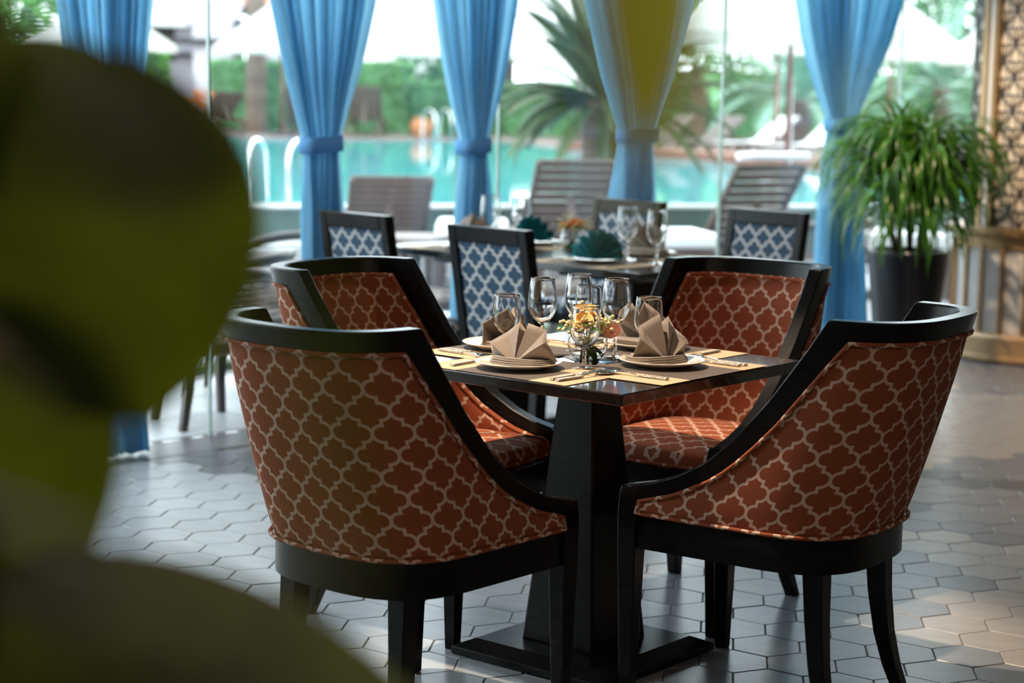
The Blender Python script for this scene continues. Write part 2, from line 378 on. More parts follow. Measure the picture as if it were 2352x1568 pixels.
# ================================================================== THE SETTING
# floor: grout bed + hexagon tiles (flat to flat 0.17 m)
TW, TYAW, TOX, TOY = 0.17, -0.113494, -5.906380 * 0.17, 34.295682 * 0.17
def proj(x, y, z):
    z -= CAM_H; d = y * cp - z * sp; u = y * sp + z * cp
    if d < 0.1: return -9999, -9999
    return 1176 + F_PX * (x * cr + u * sr) / d, 784 - F_PX * (-x * sr + u * cr) / d
fl = MB(); poly = [(-5.0, -4.0), (5.0, -4.0), (5.0, 13.74), (-5.0, 3.74)]
fl.add([(x, y, -0.12) for x, y in poly] + [(x, y, -0.004) for x, y in poly],
       [(3, 2, 1, 0), (4, 5, 6, 7)] + [(i, (i + 1) % 4, 4 + (i + 1) % 4, 4 + i) for i in range(4)])
floor = struct(fl.build('floor', M_['grout']))
def hexmb(mb, x, y, yaw, r, dz=0.0):
    c = [(x + r * math.cos(yaw + R(30 + 60 * k)), y + r * math.sin(yaw + R(30 + 60 * k))) for k in range(6)]
    q = (r - 0.0022) / r
    ci = [(x + (a - x) * q, y + (b - y) * q) for a, b in c]
    mb.add([(a, b, -0.006) for a, b in c] + [(a, b, -0.0018 + dz) for a, b in c] + [(a, b, dz) for a, b in ci],
           [(i, (i + 1) % 6, 6 + (i + 1) % 6, 6 + i) for i in range(6)] + [(6 + i, 6 + (i + 1) % 6, 12 + (i + 1) % 6, 12 + i) for i in range(6)] + [tuple(range(12, 18))])
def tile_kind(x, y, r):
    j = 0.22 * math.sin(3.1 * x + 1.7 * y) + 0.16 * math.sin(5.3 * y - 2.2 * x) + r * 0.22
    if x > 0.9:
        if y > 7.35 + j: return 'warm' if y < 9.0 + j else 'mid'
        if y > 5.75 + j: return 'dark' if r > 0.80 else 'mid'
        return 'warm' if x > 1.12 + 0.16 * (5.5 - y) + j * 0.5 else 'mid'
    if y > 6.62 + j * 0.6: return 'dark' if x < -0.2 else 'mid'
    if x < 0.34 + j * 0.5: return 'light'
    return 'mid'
tmesh = {}
for k in ('light', 'mid', 'dark', 'warm'):
    b = MB(); hexmb(b, 0, 0, 0, TW / math.sqrt(3) - 0.0016); tmesh[k] = b.mesh('hexagon_tile', M_['tile_' + k])
cand = []; rt = random.Random(3)
for i in range(-60, 60):
    for j in range(-90, 40):
        a, b = i + j * .5 + .5, j * math.sqrt(3) / 2
        x = (a * math.cos(TYAW) - b * math.sin(TYAW)) * TW + TOX; y = (a * math.sin(TYAW) + b * math.cos(TYAW)) * TW + TOY
        if not (-2.9 < x < 3.6 and 2.0 < y < 11.6): continue
        if y > x + 8.74 - 0.34: continue
        px, py = proj(x, y, 0); inside = 255 < px < 2380 and 0 < py < 1600
        cand.append((0 if inside else 1, y, x, tile_kind(x, y, rt.random()), rt.uniform(-.0006, .0006)))
cand.sort()
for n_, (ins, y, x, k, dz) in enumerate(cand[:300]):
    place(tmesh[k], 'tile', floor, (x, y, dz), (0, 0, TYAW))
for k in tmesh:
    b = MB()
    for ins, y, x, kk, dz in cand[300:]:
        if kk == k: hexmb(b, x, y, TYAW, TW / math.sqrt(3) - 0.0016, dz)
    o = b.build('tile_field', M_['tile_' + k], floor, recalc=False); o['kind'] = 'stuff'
def slab_along(mb, s0, s1, o0, o1, z0, z1):
    """box between facade stations s0..s1 and room-ward offsets o0..o1"""
    q = [fac(s0, o0), fac(s1, o0), fac(s1, o1), fac(s0, o1)]
    return mb.add([(p.x, p.y, z0) for p in q] + [(p.x, p.y, z1) for p in q],
                  [(0, 1, 2, 3), (7, 6, 5, 4), (0, 4, 5, 1), (1, 5, 6, 2), (2, 6, 7, 3), (3, 7, 4, 0)])
struct(slab_along(MB(), -5.2, 8.6, -0.03, 0.25, -0.02, 0.001).build('trim_1', M_['concrete']))
# walls and ceiling
CEIL = 3.1
b = MB().box((0, -4.05, CEIL / 2), (10.2, 0.1, CEIL)); struct(b.build('wall_back', M_['plaster']))
b = MB().box((-5.05, -0.1, CEIL / 2), (0.1, 7.8, CEIL)); struct(b.build('wall_left', M_['plaster']))
b = MB().box((5.05, 4.9, CEIL / 2), (0.1, 17.9, CEIL)); struct(b.build('wall_right', M_['plaster']))
b = MB(); b.add([(x, y, CEIL) for x, y in poly] + [(x, y, CEIL + .15) for x, y in poly],
                [(3, 2, 1, 0), (4, 5, 6, 7)] + [(i, (i + 1) % 4, 4 + (i + 1) % 4, 4 + i) for i in range(4)])
struct(b.build('ceiling', M_['ceiling']))
# frameless glass facade, panes 1.6 m wide
BAY = 3.2033 / 2; wi = 0
for k in range(-4, 6):
    s0, s1 = k * BAY, (k + 1) * BAY
    if s1 < -5.3 or s0 > 8.72: continue
    s0, s1 = max(s0, -5.3), min(s1, 8.72); wi += 1
    struct(slab_along(MB(), s0 + .004, s1 - .004, -0.006, 0.006, 0.004, CEIL - .002).build('window_%d' % wi, M_['pane']))
for t_, k in enumerate((0, 2, 1, -1, 3)):
    struct(slab_along(MB(), k * BAY - .0035, k * BAY + .0035, -0.009, 0.009, 0.0, CEIL).build('trim_%d' % (t_ + 2), M_['paneedge']))

# ------------------------------------------------------------------ curtains on a ceiling rail
def curtain(rail_z, prof, tie, amp, label, seed, npl=9, tie_w=0.0):
    """prof: (z, centre, width) rows from the hem up, stations along the facade; tie = z of the tieback"""
    r = random.Random(seed); c0 = [p for p in prof if p[0] == tie][0][1]
    root = empty('curtain', fac(c0, 0.14, 0.0), FAC_ROT)
    tag(root, label, 'curtain', 'tied blue curtains along the glass')
    rows = []; NC = 150
    zs = [prof[0][0] + (prof[-1][0] - prof[0][0]) * i / 70 for i in range(71)]
    ph = [r.uniform(0, 6.28) for _ in range(6)]; wob = [r.uniform(-.35, .35) for _ in range(npl + 2)]
    for z in zs:
        c = lerp_tab([(p[0], p[1]) for p in prof], z); wd = lerp_tab([(p[0], p[2]) for p in prof], z)
        k = min(1.0, abs(z - tie) / 0.28); am = amp * (0.45 + 0.55 * k); row = []
        for j in range(NC + 1):
            p = j / NC; q = p * npl + 0.25 * math.sin(2 * math.pi * p * 1.3 + ph[0])
            s = math.sin(2 * math.pi * q + ph[1]); s2 = math.sin(4.7 * math.pi * q + ph[2] + 0.6 * z)
            y = am * (s * (1 + wob[int(min(npl, p * npl))]) + 0.3 * s2) + (1 - k) * 0.03 * (1 - (2 * p - 1) ** 2)
            x = c - c0 + (p - 0.5) * wd + 0.012 * math.cos(2 * math.pi * q + ph[1]) * wd
            row.append((x, -y, z))
        rows.append(row)
    m = MB(); m.loft(rows, closed=False, caps=False)
    o = m.build('cloth', M_['curtain'], root, smooth=True, recalc=False)
    wd = lerp_tab([(p[0], p[2]) for p in prof], tie); rings = []
    for z, g in ((tie - .032, 0.004), (tie - .030, 0.010), (tie + .030, 0.010), (tie + .032, 0.004)):
        rings.append([((wd / 2 + g) * math.copysign(abs(math.cos(a)) ** .6, math.cos(a)), (0.052 + g) * math.copysign(abs(math.sin(a)) ** .6, math.sin(a)) - 0.004, z + 0.006 * math.cos(a)) for a in [2 * math.pi * q / 40 for q in range(40)]])
    MB().loft(rings, True, False).build('tieback', M_['tieback'], root, smooth=True)
    return root
curtain(3.0, [(0.015, -.50, .22), (.55, -.53, .20), (1.17, -.55, .17), (1.30, -.553, .26), (1.5, -.555, .35), (1.7, -.557, .407), (3.0, -.56, .62)], 1.17, 0.038,
        'shadowed dark blue curtain hanging behind the big leaf at the upper left', 1)
curtain(3.0, [(0.015, .50, .24), (.45, .49, .20), (.80, .465, .175), (1.17, .453, .163), (1.36, .452, .275), (1.56, .455, .40), (1.75, .456, .50), (3.0, .46, .80)], 1.17, 0.038,
        'second blue curtain from the left, between the near pool rail and a slatted lounger', 2)
curtain(3.0, [(0.015, 1.32, .26), (.80, 1.315, .20), (1.155, 1.309, .137), (1.36, 1.309, .27), (1.56, 1.309, .38), (1.78, 1.309, .474), (3.0, 1.31, .80)], 1.155, 0.035,
        'blue tied curtain behind the wine glasses, between the pool and the cycas palm', 3)
curtain(3.0, [(0.015, 2.40, .36), (.90, 2.39, .267), (1.197, 2.39, .20), (1.45, 2.40, .42), (1.83, 2.40, .715), (3.0, 2.40, 1.0)], 1.197, 0.042,
        'blue tied curtain in front of the cycas palm trunk, half veiled by a leaf', 4)
curtain(3.0, [(0.015, 4.10, .45), (.40, 4.085, .37), (.79, 4.06, .29), (1.245, 4.037, .19), (1.45, 4.045, .42), (1.70, 4.07, .72), (1.90, 4.085, .883), (3.0, 4.09, 1.25)], 1.245, 0.048,
        'bright blue tied curtain reaching the floor beside the black planter', 5, npl=10)
rail = slab_along(MB(), -2.0, 6.0, 0.12, 0.16, 3.0, 3.1).build('curtain_rail', M_['rail'])
tag(rail, 'bronze rail the blue curtains hang from, under the ceiling', 'rail')

# ------------------------------------------------------------------ round pillar
pl = empty('column', (2.93, 10.42, 0)); tag(pl, 'round gilded column with lattice panels and a pleated drum', 'column'); pl['kind'] = 'structure'
MB().lathe([(0.0, 0), (.545, 0), (.575, .012), (.575, .032), (.56, .04), (.56, .135), (.545, .15), (.50, .152)], 64).build('base_ring', M_['brasslt'], pl, smooth=True, angle=40)
m = MB(); NP = 180
ring = lambda z: [((.485 + .006 * math.cos(q * math.pi)) * math.cos(2 * math.pi * q / (2 * NP)), (.485 + .006 * math.cos(q * math.pi)) * math.sin(2 * math.pi * q / (2 * NP)), z) for q in range(2 * NP)]
m.loft([ring(.14), ring(.63)], True, False).build('pleated_drum', M_['pleat'], pl)
for k in range(24):
    a = 2 * math.pi * k / 24 + .05
    m = MB().box((0, 0, 0), (.022, .02, .49)); o = m.build('rib', M_['brass'], pl); o.location = (.497 * math.cos(a), .497 * math.sin(a), .385); o.rotation_euler = (0, 0, a)
MB().lathe([(.45, .60), (.50, .60), (.505, .66), (.545, .68), (.545, .705), (.50, .715), (.40, .72)], 64).build('ledge', M_['brass'], pl, smooth=True, angle=35)
MB().lathe([(.431, .70), (.431, 3.1)], 64).build('backing', M_['cream'], pl, smooth=True)
m = MB(); RL = .436; du = 2 * math.pi / 20; dz = .0875
pt = lambda u, z: (RL * math.cos(u), RL * math.sin(u), z)
for k in range(28):
    z = .715 + k * dz
    for i in range(20):
        u = i * du + (k % 2) * du / 2
        m.bar(pt(u, z), pt(u + du / 2, z), .006, .007); m.bar(pt(u + du / 2, z), pt(u + du, z), .006, .007)
        if k < 27:
            for q in (-.5, .5): m.bar(pt(u, z), pt(u + q * du, z + dz), .006, .007)
            m.bar(pt(u, z), pt(u, z + dz), .006, .007)
            for q in (-.25, .25): m.bar(pt(u, z), pt(u + q * du, z + dz), .004, .0045)
            for q in (-.25, .25): m.bar(pt(u + du / 2, z + dz), pt(u + du / 2 + q * du, z), .004, .0045)
o = m.build('lattice_screen', M_['lattice'], pl, recalc=False)
for k in range(4):
    a = R(207) + k * R(90)
    for da, wdt, mt, nm in ((-.115, .055, 'brass', 'frame_strip'), (0, .022, 'pleat', 'pale_strip'), (.075, .03, 'brass', 'frame_strip')):
        o = MB().box((0, 0, 0), (.05, wdt, 2.4)).build(nm, M_[mt], pl, bevel=.004); o.location = (.435 * math.cos(a + da), .435 * math.sin(a + da), 1.9); o.rotation_euler = (0, 0, a + da)

# ------------------------------------------------------------------ tall planter with arching strap leaves
pp = empty('potted_plant', (2.035, 9.78, 0)); tag(pp, 'bushy strap-leaved plant in a tall black planter beside the bright blue curtain', 'potted plant')
pb_ = MB().lathe([(0, 0), (.135, 0), (.145, .01), (.208, .60), (.208, .612), (.19, .612), (.185, .54), (0, .54)], 48); pb_ = pb_.build('planter', M_['pot'], pp, smooth=True, angle=35)
MB().lathe([(.184, .610), (.186, .618), (.21, .618), (.212, .605), (.208, .600)], 48).build('rim', M_['potrim'], pb_, smooth=True)
MB().lathe([(0, .565), (.18, .555)], 24).build('soil', M_['soil'], pb_)
def strap_mesh(L, th0, droop, wd, seed):
    r = random.Random(seed); pts = []; x = z = 0.0; th = th0; n = 12
    for i in range(n + 1):
        pts.append((x, z, th)); st = L / n
        x += st * math.cos(th); z += st * math.sin(th); th = max(-1.52, th - droop / n * (0.45 + 1.4 * i / n))
    m = MB(); rows = []; tw = r.uniform(-.5, .5)
    for i, (x, z, th) in enumerate(pts):
        t = i / n; hw = wd * (0.55 + 0.9 * t) * (1 - t ** 2.2) if t < .5 else wd * (1 - t ** 2.6)
        hw = max(hw, .0006); a = tw * t
        side = Vector((-math.sin(th) * math.sin(a), math.cos(a), math.cos(th) * math.sin(a)))
        nrm = Vector((-math.sin(th), 0, math.cos(th)))
        rows.append([Vector((x, 0, z)) - side * hw, Vector((x, 0, z)) - nrm * hw * .35, Vector((x, 0, z)) + side * hw])
    return m.loft(rows, False, False).mesh('strap_leaf', M_['strap'], True)
sm = [strap_mesh(rnd.uniform(.44, .74), th0, dr, rnd.uniform(.013, .019), i) for i, (th0, dr) in enumerate([(1.35, 2.9), (1.1, 3.0), (.8, 3.0), (.5, 2.6), (.2, 2.2), (1.45, 2.0), (1.2, 3.6), (-.1, 1.9), (.65, 3.2), (.95, 2.7)])]
heads = [(-.06, .02, 1.10), (.09, -.05, 1.06), (-.12, -.06, .98), (.03, .08, 1.13), (.12, .07, .97), (0, -.05, .86)]
for hx, hy, hz in heads:
    MB().tube([(hx * .5, hy * .5, .55), (hx * .8, hy * .8, .72), (hx, hy, hz + .01)], .018, 7, r2=.012).build('stem', M_['stem'], pp, smooth=True)
rp = random.Random(21)
for i in range(300):
    hx, hy, hz = heads[i % 6]
    place(sm[rp.randrange(10)], 'strap_leaf', pp, (hx + rp.uniform(-.02, .02), hy + rp.uniform(-.02, .02), hz + rp.uniform(-.10, .02)),
          (rp.uniform(-.12, .12), rp.uniform(-.15, .15), rp.uniform(0, 6.283)), (1, rp.uniform(.8, 1.25), rp.uniform(.85, 1.1)) if 0 else None)

m = MB()
for i in range(320):
    hx, hy, hz = heads[i % 6]; me = sm[rp.randrange(10)]; b = len(m.v)
    T = Matrix.Translation((hx + rp.uniform(-.03, .03), hy + rp.uniform(-.03, .03), hz + rp.uniform(-.16, .02))) @ Matrix.Rotation(rp.uniform(0, 6.283), 4, 'Z') @ Matrix.Rotation(rp.uniform(-.15, .15), 4, 'Y')
    m.add([T @ v.co for v in me.vertices], [tuple(p.vertices) for p in me.polygons])
m.build('inner_foliage', M_['strap'], pp, smooth=True, recalc=False)['kind'] = 'stuff'

# ================================================================== TERRACOTTA BARREL ARMCHAIRS
Z0, SHEAR = 0.435, 0.30
TOPP = [(-.30, .932), (-.131, .932), (-.107, .866), (-.055, .746), (.001, .647), (.054, .584), (.115, .543), (.169, .52), (.24, .503)]
LOWP = [(-.32, .886), (-.190, .886), (-.146, .795), (-.096, .694), (-.038, .608), (.016, .55), (.104, .498), (.19, .472), (.24, .464)]
def plan_half():
    """(x>0) base plan from the arm front to the back centre"""
    a, b, yc, n = .235, .22, -.09, 3.0
    ys = [.235, .22, .205, .19, .17, .145, .115, .085, .054, .03, .001, -.025, -.055, -.08, -.09, -.107, -.12, -.131, -.146, -.165, -.178, -.190, -.205, -.22, -.235, -.25, -.264]
    pts = []
    for y in ys: pts.append((a if y >= yc else a * (1 - ((yc - y) / b) ** n) ** (1 / n), y))
    x0 = pts[-1][0]
    for i in range(1, 9):
        x = x0 * (1 - i / 8); pts.append((x, yc - b * (1 - (x / a) ** n) ** (1 / n)))
    return pts
PH = plan_half()
PLAN = PH + [(-x, y) for x, y in PH[-2::-1]]
def plan_normals(P):
    N_ = []
    for i in range(len(P)):
        a, b = P[max(0, i - 1)], P[min(len(P) - 1, i + 1)]
        d = Vector((b[0] - a[0], b[1] - a[1], 0)).normalized(); N_.append(Vector((d.y, -d.x, 0)) * -1)
    return N_
PN = plan_normals(PLAN)
if PN[len(PLAN) // 2].y > 0: PN = [-q for q in PN]
ARC = [0.0]
for a, b in zip(PLAN, PLAN[1:]): ARC.append(ARC[-1] + math.hypot(a[0] - b[0], a[1] - b[1]))
def cpt(i, z, off):
    x, y = PLAN[i]; n = PN[i]
    return Vector((x + n.x * off, y + n.y * off - SHEAR * (z - Z0), z))
def smooth_sharp(): return dict(smooth=True, angle=38)
def make_armchair():
    root = empty('barrel_armchair')
    idx = range(len(PLAN))
    # black lacquer frame running along the top of the shell
    rings = []
    for i in idx:
        zt, zl = lerp_tab(TOPP, PLAN[i][1]), lerp_tab(LOWP, PLAN[i][1])
        rings.append([cpt(i, zl, .020), cpt(i, zt, .020), cpt(i, zt, -.020), cpt(i, zl, -.020)])
    MB().loft(rings, True, True).build('top_frame', M_['black'], root, bevel=.004, **smooth_sharp())
    # upholstered shell: outer and inner panels
    ii = [i for i in idx if PLAN[i][1] <= .191]
    def panel(name, off, bulge, zb):
        m = MB(); rows = []; uv = []; K = 9
        for i in ii:
            zl = lerp_tab(LOWP, PLAN[i][1]) + .004; row = []
            for k in range(K):
                z = zb + (zl - zb) * k / (K - 1); e = math.sin(math.pi * k / (K - 1)) ** .5
                row.append(cpt(i, z, off + bulge * e)); uv.append((ARC[i] - ARC[-1] / 2, (z - Z0) * 1.045))
            rows.append(row)
        m.loft(rows, False, False, uv); return m.build(name, M_['terra'], root, smooth=True)
    po = panel('outer_panel', .013, .007, .437); pi_ = panel('inner_panel', -.026, -.014, .46)
    for side in (0, 1):     # close the front ends of the padded shell
        i = ii[0] if side == 0 else ii[-1]
        zl = lerp_tab(LOWP, PLAN[i][1])
        MB().add([cpt(i, .437, .013), cpt(i, zl, .013), cpt(i, zl, -.026), cpt(i, .437, -.026)], [(0, 1, 2, 3)], [(0, 0), (0, .04), (.04, .04), (.04, 0)]).build('panel_end', M_['terra'], root)
    for off, zb, nm in ((.021, .440, 'outer_piping'), (-.036, .50, 'inner_piping')):
        path = [cpt(i, lerp_tab(LOWP, PLAN[i][1]) - .002, off) for i in ii]
        lo = [cpt(i, zb, off) for i in ii]
        loop = path + lo[::-1] if off > 0 else path
        MB().tube(loop, .0052, 6, closed=off > 0, uv=True).build('piping', M_['terra'], po if off > 0 else pi_, smooth=True)
    # apron rail, closed across the front
    xs = [(.235 - .47 * k / 8, .235 + .02 * math.sin(math.pi * k / 8)) for k in range(1, 8)]
    loop = [(x, y) for x, y in PLAN[::-1]] + [(x, y) for x, y in [(-q[0], q[1]) for q in xs][::1]][::1]
    loop = [(-x, y) for x, y in PLAN] + [(x, y) for x, y in xs]
    # PLAN mirrored runs left arm -> back -> right arm; continue across the front from right to left
    def off_loop(L, d):
        o = []; n = len(L); cx_ = sum(p[0] for p in L) / n; cy_ = sum(p[1] for p in L) / n
        for i in range(n):
            a, b = L[i - 1], L[(i + 1) % n]; t = Vector((b[0] - a[0], b[1] - a[1], 0)).normalized(); nn = Vector((t.y, -t.x, 0))
            if nn.x * (L[i][0] - cx_) + nn.y * (L[i][1] - cy_) < 0: nn = -nn
            o.append((L[i][0] + nn.x * d, L[i][1] + nn.y * d))
        return o
    A, B = off_loop(loop, .011), off_loop(loop, -.022)
    rr = [[(x, y, .355) for x, y in A], [(x, y, .436) for x, y in A], [(x, y, .436) for x, y in B], [(x, y, .355) for x, y in B]]
    m = MB(); m.loft(rr + [rr[0]], True, False).build('seat_rail', M_['black'], root, **smooth_sharp())
    # domed seat cushion
    C_ = off_loop(loop, -.020); cyy = -.02; rows = []; uv = []
    for s, z in ((.985, .425), (1.0, .445), (.992, .462), (.965, .474), (.90, .481), (.75, .488), (.5, .493), (.25, .495), (.02, .496)):
        r = [(x * s, cyy + (y - cyy) * s, z) for x, y in C_]; rows.append(r); uv += [(p[0], p[1] * 1.0 + (p[2] - .48) * .8 * (1 if s > .95 else 0)) for p in r]
    sc_ = MB().loft(rows, True, True, uv).build('seat_cushion', M_['terra'], root, smooth=True)
    MB().tube([(x, y, .441) for x, y in off_loop(loop, -.014)], .005, 6, closed=True, uv=True).build('piping', M_['terra'], sc_, smooth=True)
    # legs
    for s in (-1, 1):
        def q(cx_, cy_, z, h, g=None):
            g = g or h; return [(s * (cx_ + a * h), cy_ + b * g, z) for a, b in ((-1, -1), (1, -1), (1, 1), (-1, 1))]
        MB().loft([q(.232, .213, 0.0, .015), q(.231, .213, .34, .024), q(.231, .213, .436, .025), q(.233, .210, .482, .024), q(.234, .207, .502, .022)], True, True).build('leg', M_['black'], root, bevel=.003)
        rl = [(.166, -.232, .40, .026), (.166, -.236, .34, .025), (.169, -.242, .24, .0225), (.176, -.254, .14, .020), (.186, -.272, .06, .018), (.196, -.292, 0.0, .016)]
        MB().loft([q(a, b_, z, h) for a, b_, z, h in rl[::-1]], True, True).build('leg', M_['black'], root, bevel=.003)
    return root
arm0 = make_armchair()
poses = [((-.190, 4.172), 49.4, 'terracotta trellis armchair seen from behind, veiled by the big leaf'),
         ((.595, 4.424), 145.0, 'terracotta trellis armchair seen from behind at the right of the table'),
         ((.478, 5.133), -126.4, 'terracotta trellis armchair across the table, its front facing us, below the dark blue chair'),
         ((-.186, 4.993), -33.7, 'terracotta trellis armchair across the table at the left, turned towards the glasses')]
for i, ((x, y), a, lab) in enumerate(poses):
    o = arm0 if i == 0 else dup(arm0)
    o.location = (x, y, 0); o.rotation_euler = (0, 0, R(a - 90)); tag(o, lab, 'armchair', 'terracotta armchairs round the square table')

# ================================================================== SQUARE PEDESTAL TABLES
def make_table(name, side, zt=.75, base=.475):
    root = empty(name); h = side / 2
    MB().box((0, 0, zt - .014), (side, side, .028)).build('tabletop', M_['tabletop'], root, bevel=.003)
    def sq(a, z): return [(-a, -a, z), (a, -a, z), (a, a, z), (-a, a, z)]
    MB().loft([sq(.112, .040), sq(.053, .690)], True, True).build('pedestal', M_['black'], root, bevel=.006)
    MB().loft([sq(.20, .688), sq(.22, .722)], True, True).build('top_support', M_['black'], root, bevel=.003)
    b = base / 2
    MB().loft([sq(b - .006, 0), sq(b, .004), sq(b, .022), sq(b - .045, .042)], True, True).build('base_plate', M_['black'], root, bevel=.002)
    return root
TC, TA = Vector((.194, 4.663, 0)), R(140.4)      # local x runs along the near left edge's inward normal's side
u1 = Vector((math.cos(R(50.4)), math.sin(R(50.4)), 0)); v1 = Vector((-u1.y, u1.x, 0))
tab = make_table('dining_table', .76); tab.location = TC; tab.rotation_euler = (0, 0, R(50.4))
tag(tab, 'square black pedestal table laid for four between the terracotta armchairs', 'table')
N2 = Vector((.463, 6.885, 0)); v2 = Vector((math.cos(R(134.5)), math.sin(R(134.5)), 0)); u2 = Vector((v2.y, -v2.x, 0))
t2 = make_table('blue_chair_table', .73); t2.location = N2 + .366 * v2 + .365 * u2; t2.rotation_euler = (0, 0, R(44.5))
t2.name = 'dining_table'; tag(t2, 'black table behind, its near corner just above the wine glasses', 'table', 'pair of joined tables with blue chairs')
t3 = dup(t2, N2 + 1.098 * v2 + .365 * u2); tag(t3, 'black table joined to the far left end of the second table', 'table', 'pair of joined tables with blue chairs')
t3.name = 'dining_table'

# ================================================================== BLUE SIDE CHAIRS
def make_sidechair():
    root = empty('side_chair'); LEAN = .17
    def bp(x, z, off=0.0): return Vector((x, -.20 - LEAN * (z - .45) + off, z))
    def bbox(x0, x1, z0, z1, th0, th1, nm, mt, uv=False, bev=.004):
        vs = [bp(x0, z0, th0), bp(x1, z0, th0), bp(x1, z1, th0), bp(x0, z1, th0), bp(x0, z0, th1), bp(x1, z0, th1), bp(x1, z1, th1), bp(x0, z1, th1)]
        u = [(x0, z0), (x1, z0), (x1, z1), (x0, z1)] * 2
        return MB().add(vs, [(0, 1, 2, 3), (7, 6, 5, 4), (0, 4, 5, 1), (1, 5, 6, 2), (2, 6, 7, 3), (3, 7, 4, 0)], u if uv else None).build(nm, mt, root, bevel=bev)
    W = .205
    for s in (-1, 1):
        bbox(min(s * W, s * (W - .042)), max(s * W, s * (W - .042)), .44, .915, -.022, .022, 'back_stile', M_['black'])
        q = lambda x, y, z, h: [(s * x + a * h, y + b * h, z) for a, b in ((-1, -1), (1, -1), (1, 1), (-1, 1))]
        MB().loft([q(.19, .19, 0, .014), q(.185, .19, .40, .021)], True, True).build('leg', M_['black'], root, bevel=.003)
        MB().loft([q(.19, -.255, 0, .015), q(.186, -.215, .22, .019), q(.184, -.198, .46, .022)], True, True).build('leg', M_['black'], root, bevel=.003)
    bbox(-W + .042, W - .042, .855, .915, -.022, .022, 'top_rail', M_['black'])
    bbox(-W + .042, W - .042, .44, .475, -.020, .020, 'lower_rail', M_['black'])
    bbox(-W + .042, W - .042, .475, .855, -.014, .017, 'back_panel', M_['blue'], True, .008)
    MB().box((0, -.005, .405), (.40, .41, .05)).build('seat_rail', M_['black'], root, bevel=.004)
    rows = []; uv = []
    for s, z in ((.97, .43), (1, .445), (.98, .462), (.9, .472), (.6, .480), (.02, .482)):
        r = [(.198 * s * math.copysign(abs(math.cos(a)) ** .35, math.cos(a)), .01 + .20 * s * math.copysign(abs(math.sin(a)) ** .35, math.sin(a)), z) for a in [2 * math.pi * q / 32 for q in range(32)]]
        rows.append(r); uv += [(p[0], p[1]) for p in r]
    MB().loft(rows, True, True, uv).build('seat_cushion', M_['blue'], root, smooth=True)
    return root
sc0 = make_sidechair()
F1 = math.degrees(math.atan2(u2.y, u2.x)) - 90
def chair2(o, along, across, rz, lab):
    # 'across' is where the top of the back is, measured from the near edge
    p = N2 + v2 * along + u2 * across; o.location = (p.x, p.y, 0); o.rotation_euler = (0, 0, R(rz))
    tag(o, lab, 'chair', 'blue trellis chairs')
chair2(sc0, .335, -.165, F1, 'blue trellis chair, its back towards us, right above the left terracotta armchair')
chair2(dup(sc0), 1.165, -.10, F1, 'blue trellis chair, its back towards us, beside the ringed curtain at the far left')
chair2(dup(sc0), 1.21, 1.00, F1 + 180, 'blue trellis chair tinted olive behind the teal napkins, in front of the palm trunk')
chair2(dup(sc0), .405, .985, F1 + 180, 'dark blue trellis chair behind the grey napkin, left of the planter')

# ================================================================== TABLEWARE
def lathe_obj(prof, name, m, parent, n=40, ang=None):
    return MB().lathe(prof, n).build(name, m, parent, smooth=True, angle=ang)
def stemglass(kind):
    root = empty('wine_glass' if kind == 'wine' else 'water_goblet')
    if kind == 'wine': H_, rim, bowl, zb, foot, st = .198, .0295, .0365, .082, .034, .0042
    else: H_, rim, bowl, zb, foot, st = .152, .0315, .0365, .048, .033, .0055
    L = H_ - zb; th = .0011; o = []
    K = 16
    for i in range(K + 1):
        t = i / K
        if t < .42: r = bowl * math.sin(math.pi / 2 * t / .42) ** .62
        else: r = bowl + (rim - bowl) * ((t - .42) / .58) ** 1.6
        o.append((max(r, st), zb + L * t))
    inn = [(max(r - th, .0005), z + (.003 * (1 - (z - zb) / L))) for r, z in o]; inn[0] = (.0004, zb + .004)
    lathe_obj(o + [(rim - th * .5, H_ + .0007)] + inn[::-1], 'bowl', M_['glass'], root)
    lathe_obj([(.0003, zb + .0012), (st, zb), (st * .85, zb - .012), (st * .8, .03), (st * 1.3, .010), (st * 2.4, .0042), (.0003, .0042)], 'stem', M_['glass'], root, 20)
    lathe_obj([(.0003, .0), (foot, .0), (foot, .0012), (st * 2.4, .0040), (.0003, .0041)], 'foot', M_['glass'], root, 36)
    return root
def make_plate():
    root = empty('dinner_plate'); r = .1055
    lathe_obj([(.0003, 0), (.060, 0), (.064, .003), (.085, .009), (r - .001, .0155), (r, .0172), (r - .002, .0180), (.086, .0125), (.066, .0075), (.0003, .0068)], 'dish', M_['porcelain'], root, 56)
    lathe_obj([(.0655, .0073), (.067, .0083), (.0685, .0080)], 'well_ring', M_['porcelain'], root, 56)
    return root
